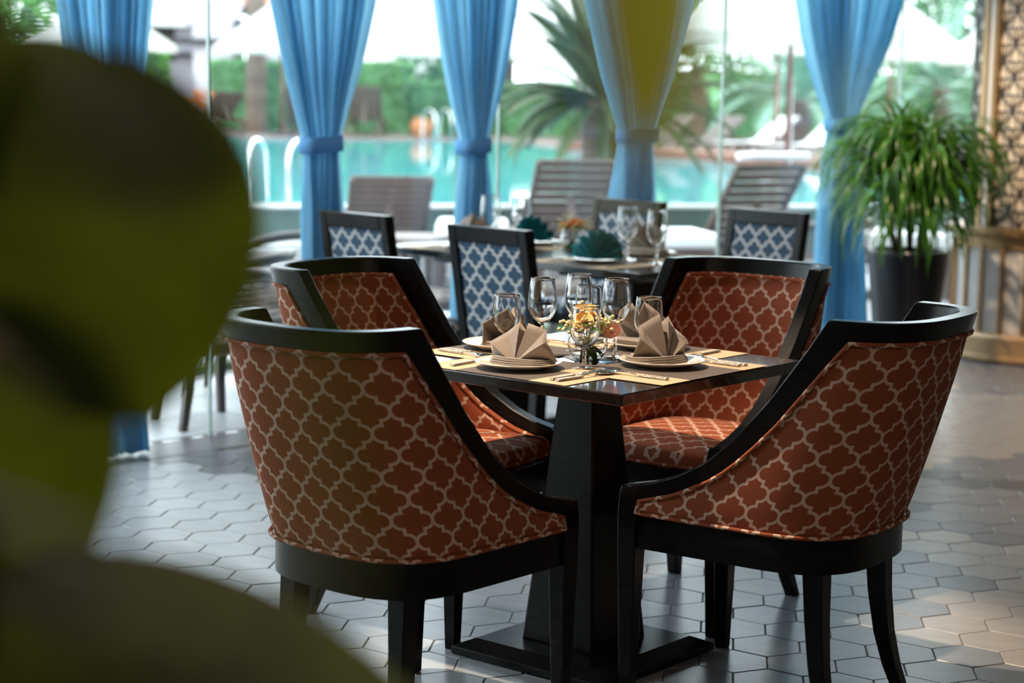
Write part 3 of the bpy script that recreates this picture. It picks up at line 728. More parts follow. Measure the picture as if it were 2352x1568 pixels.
def napkin_fan(name, pleats, m, thick=.0022, flat=True, tilt=16):
    """pleats: (angle deg, radius, depth) round the pivot; stands up facing local -y"""
    root = empty(name); mb = MB(); piv = Vector((0, -.018, .004)); pts = []
    ct, st_ = math.cos(R(tilt)), math.sin(R(tilt))
    front = []; 
    K = 6
    for a, r, dpt in pleats:
        col = []
        for k in range(K + 1):
            t = k / K; rr = r * t
            x = rr * math.cos(R(a)); z = rr * math.sin(R(a)); y = dpt * math.sin(min(1, t * 1.25) * math.pi / 2) + .012 * t * t
            col.append(piv + Vector((x, y * ct + z * st_, max(z * ct - y * st_, -.002))))
        front.append(col)
    mb.loft(front, False, False)
    o = mb.build('fan', m, root, smooth=True, recalc=False)
    s = o.modifiers.new('cloth', 'SOLIDIFY'); s.thickness = thick; s.offset = 0
    try: o.data.set_sharp_from_angle(angle=R(28))
    except Exception: pass
    if flat:
        for k in range(4):
            f = MB(); w_, d_ = .092 - .003 * k, .040
            base = [(-w_, .012), (-w_ * .72, -.026), (-.01, -.034), (w_ * .62, -.026), (w_, .004), (w_ * .9, .042), (0, .055), (-w_ * .9, .045)]
            z0 = .0005 + k * .0042
            rows = [[(x * s_, y * s_ + .002 * k, z + .0012 * math.sin(3 * x * 40 + k)) for x, y in base] for s_, z in ((.97, z0), (1, z0 + .0008), (1, z0 + .0030), (.97, z0 + .0040))]
            f.loft(rows, True, True).build('folded_layer', m, root, smooth=True, angle=50)
    for c in root.children: c.location = Vector(c.location)
    return root
BROWN_A = [(176, .088, .030), (150, .093, -.010), (124, .092, .012), (97, .104, .002), (92, .080, .030), (84, .103, .004), (58, .108, .014), (38, .098, -.008), (12, .098, .026)]
BROWN_B = [(172, .080, .030), (138, .092, -.004), (118, .108, .008), (88, .118, -.006), (83, .090, .018), (72, .117, -.002), (52, .106, .016), (30, .098, -.006), (6, .086, .028)]
FANT = []
for k in range(17): FANT.append((176 - 172 * k / 16, .098 + .006 * math.sin(math.pi * k / 16) - (0.006 if k % 2 else 0), .016 if k % 2 else -.008))
def cutlery(kind):
    root = empty(kind); L = .19 if kind != 'table_knife' else .205
    hl = .085; m = MB(); rows = []
    for i in range(18):
        t = i / 17; wv = (.0052 + .0016 * t) * (1 + .10 * math.sin(i * 2.9)); rows.append([(a * wv, -hl * t, .004 + b * .0022) for a, b in ((-1, -1), (1, -1), (1, 1), (-1, 1))])
    m.loft(rows, True, True).build('beaded_handle', M_['bead'], root, smooth=True, angle=60)
    if kind == 'table_knife':
        out = [(-.003, 0), (-.007, .02), (-.008, .09), (-.002, .12), (.005, .118), (.005, .02), (.003, 0)]
        rows = [[(x, y, z) for x, y in out] for z in (.0032, .0046)]
        MB().loft(rows, True, True).build('blade', M_['steel'], root)
    else:
        MB().loft([[(a * .0032, y, .004 + .004 * math.sin(y * 40) + b * .0012) for a, b in ((-1, -1), (1, -1), (1, 1), (-1, 1))] for y in (0, .02, .04, .052)], True, True).build('neck', M_['steel'], root, smooth=True, angle=60)
        if kind == 'table_spoon':
            m = MB(); rows = []
            for i in range(9):
                t = i / 8; y = .050 + .062 * t; wv = .0195 * math.sin(math.pi * min(.98, max(.06, t ** .85))) ** .6 + .002
                rows.append([(wv * c, y, .0075 - .006 * (1 - c * c) * math.sin(math.pi * t)) for c in [-1 + 2 * q / 8 for q in range(9)]])
            o = m.loft(rows, False, False).build('spoon_bowl', M_['steel'], root, smooth=True); s_ = o.modifiers.new('t', 'SOLIDIFY'); s_.thickness = .0012
        else:
            o = MB().box((0, .064, .0062), (.022, .026, .0016)).build('fork_root', M_['steel'], root, bevel=.0006)
            for q in range(4):
                MB().bar((-.0092 + .0061 * q, .074, .0062), (-.0092 + .0061 * q, .112, .0085), .0032, .0016, .6).build('tine', M_['steel'], root)
    return root
def make_placemat():
    root = empty('placemat')
    for x0, x1, k in ((-.22, -.112, 'mat_tan'), (-.112, .112, 'mat_brown'), (.112, .22, 'mat_tan')):
        MB().box(((x0 + x1) / 2, 0, .0006), (x1 - x0, .30, .0012)).build('woven_band', M_[k], root)
    return root
ZT = .7505
pm0 = make_placemat(); plate0 = make_plate(); wine0 = stemglass('wine'); gob0 = stemglass('goblet')
napA = napkin_fan('folded_napkin', BROWN_A, M_['napkin']); napB = napkin_fan('folded_napkin', BROWN_B, M_['napkin']); napT = napkin_fan('fan_napkin', FANT, M_['teal'], flat=False, tilt=20)
kn0, fo0, sp0 = cutlery('table_knife'), cutlery('table_fork'), cutlery('table_spoon')
used = set()
def put(src, p, z, rz, lab, cat, grp=None):
    o = src if src.name not in used else dup(src); used.add(src.name)
    o.location = (p[0], p[1], z); o.rotation_euler = (0, 0, rz); o.scale = (1, 1, 1); tag(o, lab, cat, grp); return o
def at1(a, b): return TC + u1 * a + v1 * b
# the four sides: (outward direction, name)
sides = [(-u1, 'near left', 'the armchair veiled by the leaf'), (-v1, 'near right', 'the right armchair seen from behind'), (u1, 'far right', 'the armchair facing us at the right'), (v1, 'far left', 'the armchair turned away at the left')]
spots = [(-.245, .028), (.028, -.198), (.267, .017), (-.015, .268)]
frontA = {'near left': 'nearest the leaf-veiled armchair', 'near right': 'nearest the right armchair seen from behind',
          'far right': 'at the far right of the laid table', 'far left': 'at the far left of the laid table'}
for i, (od, nm, who) in enumerate(sides):
    ang = math.atan2(od.y, od.x) + math.pi / 2            # local -y looks at the diner
    c = TC + od * .228; put(pm0, c, ZT + .0013 * (i % 2), ang, 'brown and tan striped placemat ' + frontA[nm], 'placemat', 'placemats on the laid table')
    p = at1(*spots[i]); zz = ZT + .0013 * (i % 2) + .0014
    put(plate0, p, zz, 0, 'cream dinner plate under the napkin ' + frontA[nm], 'plate', 'dinner plates on the laid table')
    put(napA if i in (0, 3) else napB, p, zz + .0078, ang + (.10, -.22, .1, -.1)[i], 'taupe napkin folded into a standing fan ' + frontA[nm], 'napkin', 'taupe napkins on the laid table')
    rt_ = Vector((-od.y, od.x, 0)) * -1; rt_ = Vector((od.y, -od.x, 0)); rt_ = -rt_        # diner's right hand side
    inw = -od; kz = zz
    rzc = math.atan2(inw.y, inw.x) - math.pi / 2
    dr = Vector((inw.y, -inw.x, 0))
    put(kn0, c + dr * .150 - inw * .03, kz, rzc, 'steel table knife with a beaded handle, knife ' + frontA[nm], 'knife', 'table knives on the laid table')
    put(sp0, c + dr * .178 - inw * .035, kz, rzc - .08, 'steel spoon with a beaded handle, spoon ' + frontA[nm], 'spoon', 'spoons on the laid table')
    put(fo0, c - dr * .158 - inw * .03, kz, rzc + .05, 'steel fork with a beaded handle, fork ' + frontA[nm], 'fork', 'forks on the laid table')
gl = [(wine0, (.074, 4.68), 'empty wine glass, leftmost of the three tall ones'), (wine0, (.168, 4.80), 'empty wine glass standing behind the flower bowl'), (wine0, (.258, 4.695), 'empty wine glass at the right of the flowers, its whole stem visible'),
      (gob0, (.174, 4.497), 'water goblet nearest us, in front of the flower bowl'), (gob0, (-.014, 4.715), 'water goblet in front of the far left taupe napkin'), (gob0, (.340, 4.705), 'water goblet in front of the far right taupe napkin'), (gob0, (.200, 4.965), 'water goblet farthest back, behind the flowers')]
for s_, p, lab in gl: put(s_, p, ZT + .001, 0, lab, 'glass', 'stemware on the laid table')

# flower bowl
def rose(m, sc=1.0, seed=0):
    r = random.Random(seed); mb = MB()
    for ring_, (n, rad, h, op) in enumerate(((3, .004, .017, .05), (4, .008, .018, .25), (5, .012, .017, .5), (6, .0155, .014, .85), (6, .0175, .010, 1.2))):
        for k in range(n):
            a0 = 2 * math.pi * (k + .5 * (ring_ % 2)) / n + r.uniform(-.15, .15); span = 2 * math.pi / n * 1.35; rows = []
            for i in range(4):
                t = i / 3; rr = (rad * (.35 + .65 * math.sin(math.pi / 2 * t)) + op * .006 * t * t) * sc; z = (h * t - .004 * op * t ** 3) * sc
                rows.append([(rr * math.cos(a0 + span * (q - .5)), rr * math.sin(a0 + span * (q - .5)), z - .003 * sc * (abs(q - .5) * 2) ** 2 * t) for q in (0, .2, .4, .6, .8, 1)])
            mb.loft(rows, False, False)
    return mb.mesh('rose', m, True)
def leaf_mesh(L, W, m, curl=.25, n=8, fold=.2):
    mb = MB(); rows = []
    for i in range(n + 1):
        t = i / n; hw = W / 2 * max(.02, math.sin(math.pi * t ** .85) ** .8); z = -curl * L * t * t
        rows.append([(-hw, L * t, z + fold * hw), (-hw * .5, L * t, z + fold * hw * .35), (0, L * t, z), (hw * .5, L * t, z + fold * hw * .35), (hw, L * t, z + fold * hw)])
    return mb.loft(rows, False, False).mesh('leaf', m, True)
def arrangement(loc, R0, roses, label, nbud=170, seed=5):
    r = random.Random(seed); root = empty('flower_bowl', loc); tag(root, label, 'flowers')
    th = .0016; o = [(.0005, .0), (R0 * .5, 0), (R0 * .72, R0 * .14)]
    for i in range(1, 15):
        a = R(-52 + 108 * i / 14); o.append((R0 * math.cos(a), R0 * .86 + R0 * math.sin(a)))
    inn = [(max(x - th, .0004), z + (th if z < R0 * .3 else 0)) for x, z in o]
    MB().lathe(o + inn[::-1], 40).build('glass_bowl', M_['glass'], root, smooth=True)
    top = R0 * 1.65
    lm_ = [leaf_mesh(R0 * q, R0 * .42, M_['fleaf'], c) for q, c in ((1.0, .5), (1.25, .3), (.8, .8))]
    for k in range(26):
        a = r.uniform(0, 6.28); place(lm_[k % 3], 'leaf', root, (math.cos(a) * R0 * .15, math.sin(a) * R0 * .15, R0 * r.uniform(.35, .8)), (r.uniform(-.9, .9), 0, a - math.pi / 2), (.80, .72, .80))
    for k in range(14):
        a = r.uniform(0, 6.28); place(lm_[k % 3], 'leaf', root, (math.cos(a) * R0 * .35, math.sin(a) * R0 * .35, top + r.uniform(-.1, .25) * R0), (r.uniform(-.1, .75), 0, a - math.pi / 2))
    for k, (m_, x, y, z, tx, ty, sc) in enumerate(roses):
        me = rose(m_, sc * 1.02, k); place(me, 'rose', root, (x, y, top + z), (tx, ty, k * 1.3))
    for s_ in range(7):
        a = r.uniform(0, 6.28); MB().tube([(0, 0, R0 * .2), (math.cos(a) * R0 * .3, math.sin(a) * R0 * .3, top)], .0013, 5).build('flower_stem', M_['fleaf'], root)
    mb = MB()
    for k in range(nbud):
        cl = k % 6; ca = 2 * math.pi * cl / 6 + .4; cr_ = R0 * (1.05 if cl != 2 else .35); c = Vector((cr_ * math.cos(ca), cr_ * math.sin(ca), top + R0 * (.22 if cl != 2 else .8)))
        p = c + Vector((r.gauss(0, .30), r.gauss(0, .30), r.gauss(0, .22))) * R0
        mb.sphere(p, R0 * r.uniform(.06, .115), 5, (1, 1, .8))
    o = mb.build('blossom_clusters', M_['bud'], root, smooth=True); o['kind'] = 'stuff'
    return root
arrangement((.187, 4.645, ZT), .050, [(M_['yrose'], -.014, -.030, .016, .75, -.15, 1.15), (M_['yrose'], -.030, -.012, -.002, .8, -.7, .95), (M_['prose'], .058, -.022, -.008, .7, .8, .95), (M_['yrose'], .012, .02, .022, 0, .1, .9), (M_['prose'], -.02, .04, .008, -.7, -.2, .8)],
            'glass bowl of yellow and peach roses with tiny blossoms, centre of the laid table')
o = MB().box((0, 0, .0006), (.16, .12, .0009)).build('table_reflection', M_['table_shine']); o.location = at1(-.05, -.01) + Vector((-.10, .26, ZT)); o.location = at1(.05, .02) + Vector((0, 0, ZT)); o.rotation_euler = (0, 0, R(20))  # thin white patch put in for the bright reflection at the tabletop centre
tag(o, 'white patch for the bright reflection in the tabletop under the flower bowl', 'reflection'); o.location.z = ZT - .0001

# second table: settings
def at2(along, across): return N2 + v2 * along + u2 * across
F2 = math.atan2(u2.y, u2.x)
for i, (al, ac, facing, np_, lab) in enumerate([(.385, .175, F2 - math.pi / 2, napT, 'teal'), (1.10, .565, F2 + math.pi / 2, napT, 'teal far'), (.46, .575, F2 + math.pi / 2, napB, 'grey'), (1.10, .17, F2 - math.pi / 2, napB, 'brown')]):
    where = {'teal': 'on the near side of the second table', 'teal far': 'left of the second table flowers, far side', 'grey': 'facing the dark blue chair left of the planter', 'brown': 'half hidden by the nearer blue chair, second table'}[lab]
    put(pm0, at2(al, .15 if ac < .4 else .578), ZT, facing, 'brown and tan striped placemat ' + where, 'placemat', 'placemats on the second table')
    put(plate0, at2(al, ac), ZT + .0014, 0, 'cream plate under the napkin ' + where, 'plate', 'dinner plates on the second table')
    q_ = put(np_, at2(al, ac), ZT + .009, facing + (.25 if i == 0 else 0), ('teal' if np_ is napT else 'taupe') + ' fan-folded napkin ' + where, 'napkin', 'napkins on the second table'); q_.scale = (1.22, 1.15, 1.22)
    inw = u2 if ac < .4 else -u2; dr = Vector((inw.y, -inw.x, 0)); rz = math.atan2(inw.y, inw.x) - math.pi / 2
    c = at2(al, .15 if ac < .4 else .578)
    put(kn0, c + dr * .15, ZT + .0014, rz, 'steel table knife ' + where, 'knife', 'table knives on the second table')
    put(fo0, c - dr * .15, ZT + .0014, rz, 'steel fork ' + where, 'fork', 'forks on the second table')
def bigger(src, k): return src
for (p, lab, k) in [((.444, 7.42), 'large goblet right of the near teal napkin', 1.36), ((.549, 7.27), 'large goblet nearest the corner of the second table', 1.36), ((-.10, 7.98), 'large goblet against the third blue curtain', 1.38), ((.03, 8.17), 'large goblet between the curtain and the slatted lounger', 1.25)]:
    o = put(gob0, p, ZT + .001, 0, lab, 'glass', 'goblets on the second table'); o.scale = (1.15, 1.15, k)
arrangement((.245, 7.86, ZT), .054, [(M_['orose'], .0, -.022, .012, .6, 0, 1.15), (M_['yrose'], -.035, -.006, .004, .5, -.5, 1.0), (M_['prose'], .032, .0, .014, .3, .5, 1.1), (M_['orose'], .012, .02, .02, 0, .1, 1.0)],
            'small glass bowl of orange flowers behind the near teal napkin', 110, 9)

# ================================================================== OUTSIDE: TERRACE, POOL, GARDEN
g = MB().box((0, 48, -.20), (160, 130, .2)); struct(g.build('ground', M_['soilg']))
o = struct(slab_along(MB(), -9, 9, -1.40, -.03, -.10, -.006).build('terrace', M_['pave_base']))
pvm = MB().box((0, 0, -.0075), (.396, .396, .015)).mesh('paver', M_['paver'])
for i in range(-4, 5):
    for j in range(3):
        q = fac(i * .4 + .2, -.27 - .4 * j + .02); place(pvm, 'paver', o, (q.x, q.y, 0), (0, 0, FAC_ROT))
m = MB()
for i in list(range(-22, -4)) + list(range(5, 22)):
    for j in range(3): m.box(fac(i * .4 + .2, -.27 - .4 * j + .02, -.0075), (.396, .396, .015), Matrix.Rotation(FAC_ROT, 3, 'Z'))
m.build('paver_field', M_['paver'], o)['kind'] = 'stuff'
m = MB(); rg = random.Random(4)
for k in range(900):
    p = fac(rg.uniform(-3, 6), -rg.uniform(1.42, 1.60)); h = rg.uniform(.03, .10); a = rg.uniform(0, 6.28); d = Vector((math.cos(a), math.sin(a), 0))
    m.add([p + d * .004, p - d * .004, p + Vector((rg.uniform(-.03, .03), rg.uniform(-.03, .03), h))], [(0, 1, 2)])
tag(m.build('grass', M_['hedgelt'], recalc=False), 'thin strip of grass between the terrace pavers', 'grass', kind='stuff')
o = struct(slab_along(MB(), -12, 12, -6.4, -1.64, -.10, -.006).build('poolside_paving', M_['pave_base'])); m = MB()
for i in range(-12, 12):
    for j in range(5):
        m.box(fac(i * .9 + .45, -1.70 - .9 * j - .45, -.0075), (.892, .892, .015), Matrix.Rotation(FAC_ROT, 3, 'Z'))
m.build('paver_field', M_['paver'], o)['kind'] = 'stuff'
# raised pool
pool = struct(MB().add([(-14, 12.9, -.1), (12, 17.8, -.1), (12, 19, -.1), (-14, 14, -.1)], [(0, 1, 2, 3)]).build('pool', M_['poolwall']))
def prism(mb, pts, z0, z1):
    n = len(pts); return mb.add([(x, y, z0) for x, y in pts] + [(x, y, z1) for x, y in pts], [tuple(range(n - 1, -1, -1)), tuple(range(n, 2 * n))] + [(i, (i + 1) % n, n + (i + 1) % n, n + i) for i in range(n)])
PN_ = lambda x: 15.95 + .27 * x      # near rim of the pool
prism(MB(), [(-14, PN_(-14)), (12, PN_(12)), (12, PN_(12) + .35), (-14, PN_(-14) + .35)], -.1, .40).build('pool_wall', M_['poolwall'], pool)
prism(MB(), [(-14, PN_(-14) - .02), (12, PN_(12) - .02), (12, PN_(12) + .16), (-14, PN_(-14) + .16)], .40, .425).build('coping', M_['coping'], pool)
prism(MB(), [(-14, PN_(-14) - .7), (-1.3, PN_(-1.3) - .7), (-1.3, PN_(-1.3)), (-14, PN_(-14))], -.1, .14).build('overflow_step', M_['coping'], pool)
FAR = [(-14, 33.2), (-5, 33.2), (-1.4, 34.3), (-.2, 34.2), (.8, 30.8), (2.1, 28.6), (3.1, 26.0), (4.2, 24.0), (8, 21.5), (12, 19.4)]
prism(MB(), [(-14, PN_(-14) + .10), (12, PN_(12) + .10)] + FAR[::-1], .30, .415).build('pool_water', M_['water'], pool)
# far timber deck with plank edge
deck = struct(prism(MB(), FAR + [(12, 60), (-14, 60)], .0, .44).build('far_deck', M_['farstone']))
for (x0, y0), (x1, y1) in zip(FAR[4:], FAR[5:]):
    d = Vector((x1 - x0, y1 - y0, 0)); L = d.length; d.normalize(); nrm = Vector((-d.y, d.x, 0))
    if nrm.y < 0: nrm = -nrm
    for k in range(6):
        a = Vector((x0, y0, .50)) + nrm * (.04 + .15 * k); m = MB().bar(a, a + d * (L - .01), .142, .04); m.build('plank', M_['wood_red'], deck)
    MB().bar(Vector((x0, y0, .40)) + nrm * .02, Vector((x0, y0, .40)) + nrm * .02 + d * (L - .01), .05, .16).build('fascia_board', M_['wood_red'], deck)

# ------------------------------------------------------------------ loungers
def make_lounger(back_deg, Lb=.78, towel=False):
    root = empty('sun_lounger'); W = .60; zb = .30           # local +y runs to the feet, backrest at the -y end
    def frame(nm, a, b, w_, h): return MB().bar(a, b, w_, h).build(nm, M_['wood_dk'], root, bevel=.004)
    for s in (-1, 1): frame('side_rail', (s * (W / 2 - .02), -.55, zb - .04), (s * (W / 2 - .02), 1.35, zb - .04), .04, .07)
    for s in (-1, 1):
        for y in (-.40, 1.25):
            frame('leg', (s * (W / 2 - .03), y, 0), (s * (W / 2 - .03), y, zb - .06), .06, .06)
    sl = MB().box((0, 0, 0), (W - .03, .058, .018)).mesh('slat', M_['wood_dk'])
    for k in range(15): place(sl, 'slat', root, (0, .18 + .08 * k, zb + .005))
    c, s_ = math.cos(R(back_deg)), math.sin(R(back_deg)); hy, hz = .13, zb
    for k in range(10):
        t = (k + .5) / 10 * Lb; place(sl, 'slat', root, (0, hy - c * t, hz + s_ * t), (-R(back_deg), 0, 0))
    for s in (-1, 1):
        frame('back_rail', (s * (W / 2 - .02), hy, hz - .02), (s * (W / 2 - .02), hy - c * Lb, hz + s_ * Lb - .02), .035, .03)
    frame('prop', (0, hy - c * Lb * .6, hz + s_ * Lb * .6 - .02), (0, -.40, zb - .06), .05, .03)
    return root
l0 = make_lounger(38); l1 = make_lounger(52)
def lounger(src, x, y, z, rz, lab, grp='sun loungers round the pool'):
    o = src if src.name not in used else dup(src); used.add(src.name); o.location = (x, y, z); o.rotation_euler = (0, 0, R(rz)); return tag(o, lab, 'sun lounger', grp)
lounger(l0, -.93, 13.75, 0, 9, 'brown slatted lounger at the near rim of the pool, right of the ringed curtain')
lounger(l1, .36, 13.75, 0, 13, 'brown slatted lounger with light on its slats, in front of the palm trunk')
lounger(l1, 1.62, 13.5, 0, 27, 'brown slatted lounger with a white roll on its top edge, right of the glass joint')
m = MB(); rr_ = []
o = MB().tube([(-.29, 0, 0), (-.15, .0, .004), (.15, 0, .002), (.29, 0, 0)], .03, 12).build('rolled_towel', M_['towel'], smooth=True)
c_, s_ = math.cos(R(52)), math.sin(R(52)); lp = Vector((0, .13 - c_ * .80, .30 + s_ * .80 + .035)); lp.rotate(Matrix.Rotation(R(27), 3, 'Z')); o.location = Vector((1.62, 13.5, 0)) + lp; o.rotation_euler = (0, 0, R(27))
tag(o, 'white rolled towel on the top edge of the right near lounger', 'towel')
for x, y, z, rz, s_, lab in [(-2.75, 34.9, .44, 0, l1, 'far lounger left of the hedge corner, back upright, seen past the ringed curtain'), (-3.85, 34.6, .44, 0, l1, 'far lounger just left of the ringed curtain'), (-5.4, 34.6, .44, 35, l0, 'far dark lounger left of the brown tree trunk'),
                       (2.44, 31.0, .44, 118, l1, 'far lounger behind the veiled curtain, leftmost on the red deck'), (3.16, 30.0, .44, 118, l1, 'far lounger on the red deck beside the glass joint'), (3.85, 29.0, .44, 118, l1, 'far lounger on the red deck under a white towel'), (4.46, 28.0, .44, 118, l1, 'far lounger on the red deck behind the bright blue curtain')]:
    q_ = lounger(s_, x, y, z, rz, lab, 'loungers on the far side of the pool'); q_.scale = (1, 1, .62) if rz == 118 else (1, 1, 1)
def towel(x, y, z, rz, lab):
    c, s = math.cos(R(52)), math.sin(R(52)); rows = []
    path = [(.13 - c * .80 - .02, .30 + s * .80 - .10), (.13 - c * .80, .30 + s * .80 + .02)] + [(.13 - c * t, .30 + s * t + .025) for t in (.6, .4, .2, .05)] + [(.3, .322), (.6, .322), (.9, .320)]
    rows = [[(xx, y_, z_ + .008 * math.sin(9 * xx + 7 * y_)) for xx in (-.26, -.13, 0, .13, .26)] for y_, z_ in path]
    m = MB(); m.loft(rows, False, False); o = m.build('beach_towel', M_['towel'], smooth=True); s_ = o.modifiers.new('t', 'SOLIDIFY'); s_.thickness = .012
    o.location = (x, y, z); o.scale = (1, 1, .62); o.rotation_euler = (0, 0, R(rz)); tag(o, lab, 'towel')
towel(3.85, 29.0, .44, 118, 'white towel spread over a lounger on the red deck'); towel(4.46, 28.0, .44, 118, 'white towel spread over the lounger behind the bright blue curtain')

# low daybeds with white cushions near the rim
def daybed(x, y, rz, L, W, lab, lab2):
    root = empty('daybed', (x, y, 0), R(rz)); tag(root, lab, 'daybed')
    MB().box((0, 0, .30), (L, W, .10)).build('frame', M_['wood_dk'], root, bevel=.006)
    for a in (-1, 1):
        for b in (-1, 1): MB().box((a * (L / 2 - .05), b * (W / 2 - .05), .125), (.07, .07, .25)).build('leg', M_['wood_dk'], root)
    MB().box((0, 0, .405), (L - .04, W - .04, .11)).build('cushion', M_['towel'], root, bevel=.03)
daybed(1.07, 12.95, 12, .56, .62, 'brown daybed with a white cushion right of the veiled curtain', '')
daybed(-.30, 13.6, 0, .55, .6, 'small brown daybed with a white cushion between the second and third curtains', '')
daybed(2.62, 13.3, 10, .8, .7, 'brown daybed with a white cushion left of the bright blue curtain', '')

# ------------------------------------------------------------------ rattan tub chairs and round table on the terrace
def make_tub():
    root = empty('rattan_armchair'); m = MB(); n = 26
    A = [R(-215) + R(250) * k / n for k in range(n + 1)]; r0 = .27
    rim = [(r0 * 1.06 * math.cos(a), r0 * 1.06 * math.sin(a), .60 + .04 * max(0, math.sin(-a) if math.sin(-a) > 0 else 0)) for a in A]
    rim = [(x, y, .59 + .05 * max(0, -y / r0)) for x, y, z in rim]
    MB().tube(rim, .026, 8).build('arm_rail', M_['wfr'], root, smooth=True)
    m = MB()
    for k in range(0, 84):
        a0 = A[0] + (A[-1] - A[0]) * k / 84
        for d in (-1, 1):
            pts = []
            for i in range(7):
                t = i / 6; a = a0 + d * .30 * t; a = min(max(a, A[0]), A[-1]); r = r0 * (.94 + .10 * t); pts.append((r * math.cos(a), r * math.sin(a), .37 + (.215 + .05 * max(0, -math.sin(a))) * t))
            m.loft([[Vector(p) + Vector((0, 0, -.0028)), Vector(p) + Vector((0, 0, .0028))] for p in pts], False, False)
    for k in range(9):
        t = (k + .5) / 9; m.loft([[(r0 * (.94 + .1 * t) * math.cos(a), r0 * (.94 + .1 * t) * math.sin(a), .37 + .22 * t + q) for q in (-.003, .003)] for a in A], False, False)
    m.build('woven_back', M_['wicker'], root, recalc=False)['kind'] = 'stuff'
    MB().lathe([(.001, .375), (.25, .375), (.265, .36), (.265, .32), (.24, .31), (.001, .31)], 28).build('seat', M_['wicker'], root, smooth=True, angle=40)
    for a, rr, f in ((R(45), .215, .22), (R(135), .215, .22), (R(-45), .21, .26), (R(-135), .21, .26)):
        MB().loft([[(r_ * math.cos(a) + i * h, r_ * math.sin(a) + j * h, z) for i, j in ((-1, -1), (1, -1), (1, 1), (-1, 1))] for r_, z, h in ((f, 0, .016), (rr - .01, .16, .018), (rr, .32, .024))], True, True).build('leg', M_['wfr'], root, bevel=.003)
    return root
tub0 = make_tub()
for i, (x, y, rz, lab) in enumerate([(-1.29, 7.88, 35, 'rattan tub chair right outside the glass, its legs showing behind the left armchair'), (-1.30, 8.62, 80, 'second rattan tub chair outside the glass, behind the nearest one'), (-1.12, 9.50, 150, 'rattan tub chair with an open ring of an arm rail, farthest left on the terrace'),
                               (-.33, 9.55, 120, 'rattan tub chair outside, seen under the second table at its left end'), (.42, 10.2, 60, 'rattan tub chair outside, seen below the near corner of the second table'), (1.9, 11.6, 30, 'rattan tub chair outside beside the bright blue curtain')]):
    o = tub0 if i == 0 else dup(tub0); o.location = (x, y, 0); o.rotation_euler = (0, 0, R(rz)); tag(o, lab, 'armchair', 'rattan tub chairs on the terrace')
for x, y, lab in [(-1.84, 7.86, 'round outdoor table whose disc foot shows beside the shadowed curtain'), (-.55, 10.6, 'round outdoor table hidden behind the blue chairs')]:
    root = empty('round_table', (x, y, 0)); tag(root, lab, 'table', 'round outdoor tables')
    MB().lathe([(.001, .55), (.24, .55), (.25, .565), (.24, .58), (.001, .58)], 36).build('tabletop', M_['wood_dk'], root, smooth=True, angle=40)
    MB().lathe([(.001, .03), (.035, .03), (.03, .55), (.001, .55)], 16).build('stem', M_['wfr'], root, smooth=True, angle=40)
    MB().lathe([(.001, 0), (.20, 0), (.20, .045), (.19, .05), (.001, .05)], 36).build('foot_disc', M_['wfr'], root, smooth=True, angle=40)

# ------------------------------------------------------------------ parasols
def make_parasol(Rr, ze, za, n=8):
    root = empty('parasol'); c = []
    ring = [(Rr * math.cos(2 * math.pi * (k + .5) / n), Rr * math.sin(2 * math.pi * (k + .5) / n)) for k in range(n)]
    m = MB(); m.add([(x, y, ze) for x, y in ring] + [(x * .06, y * .06, za) for x, y in ring] + [(0, 0, za + .02)] + [(x, y, ze - .10) for x, y in ring],
        [(i, (i + 1) % n, n + (i + 1) % n, n + i) for i in range(n)] + [(n + i, n + (i + 1) % n, 2 * n) for i in range(n)] + [(2 * n + 1 + i, 2 * n + 1 + (i + 1) % n, (i + 1) % n, i) for i in range(n)])
    o = m.build('canopy', M_['canopy'], root); s = o.modifiers.new('t', 'SOLIDIFY'); s.thickness = .008
    MB().lathe([(.001, 0), (.03, 0), (.026, za), (.001, za + .06)], 12).build('pole', M_['wood_red'], root, smooth=True)
    for x, y in ring:
        rb_ = MB().bar((0, 0, za - .10), (x * .97, y * .97, ze - .03), .02, .025).build('rib', M_['wood_red'], root)
        MB().bar((0, 0, ze + .12), (x * .5, y * .5, (ze + za) / 2 - .06), .016, .02).build('strut', M_['wood_red'], rb_)
    MB().tube([(.03, 0, .55), (.045, .01, .75), (.035, 0, .95), (.03, 0, ze - .3)], .012, 6).build('cord', M_['white_rope'], root, smooth=True)
    MB().lathe([(.001, 0), (.22, 0), (.22, .05), (.05, .07), (.001, .07)], 24).build('foot', M_['wfr'], root, smooth=True, angle=40)
    return root
pa = make_parasol(1.30, 1.58, 2.45)
for i, (x, y, z, k, lab) in enumerate([(2.285, 16.05, .0, .80, 'white parasol with a dark red pole left of the bright blue curtain'), (3.85, 28.3, .47, .95, 'white parasol behind the red-poled one, its pole paler'), (5.85, 30.0, .44, 1.0, 'white parasol right of the bright blue curtain, above the planter'),
        (-4.24, 34.6, .44, 1.0, 'white parasol beside the ringed curtain, at the brown tree trunk'), (-7.8, 36.0, .44, 1.1, 'white parasol seen either side of the shadowed curtain'), (1.1, 33.5, .44, 1.0, 'white parasol behind the cycas palm'), (-1.1, 35.2, .44, 1.0, 'white parasol between the second and third curtains'), (8.7, 34, .44, 1.0, 'white parasol beside the gilded column')]):
    o = pa if i == 0 else dup(pa); o.location = (x, y, z); o.scale = (k, k, 1.0); o.rotation_euler = (0, 0, .3 * i); tag(o, lab, 'parasol', 'white parasols round the pool')
pa.scale = (.80, .80, 1.2)
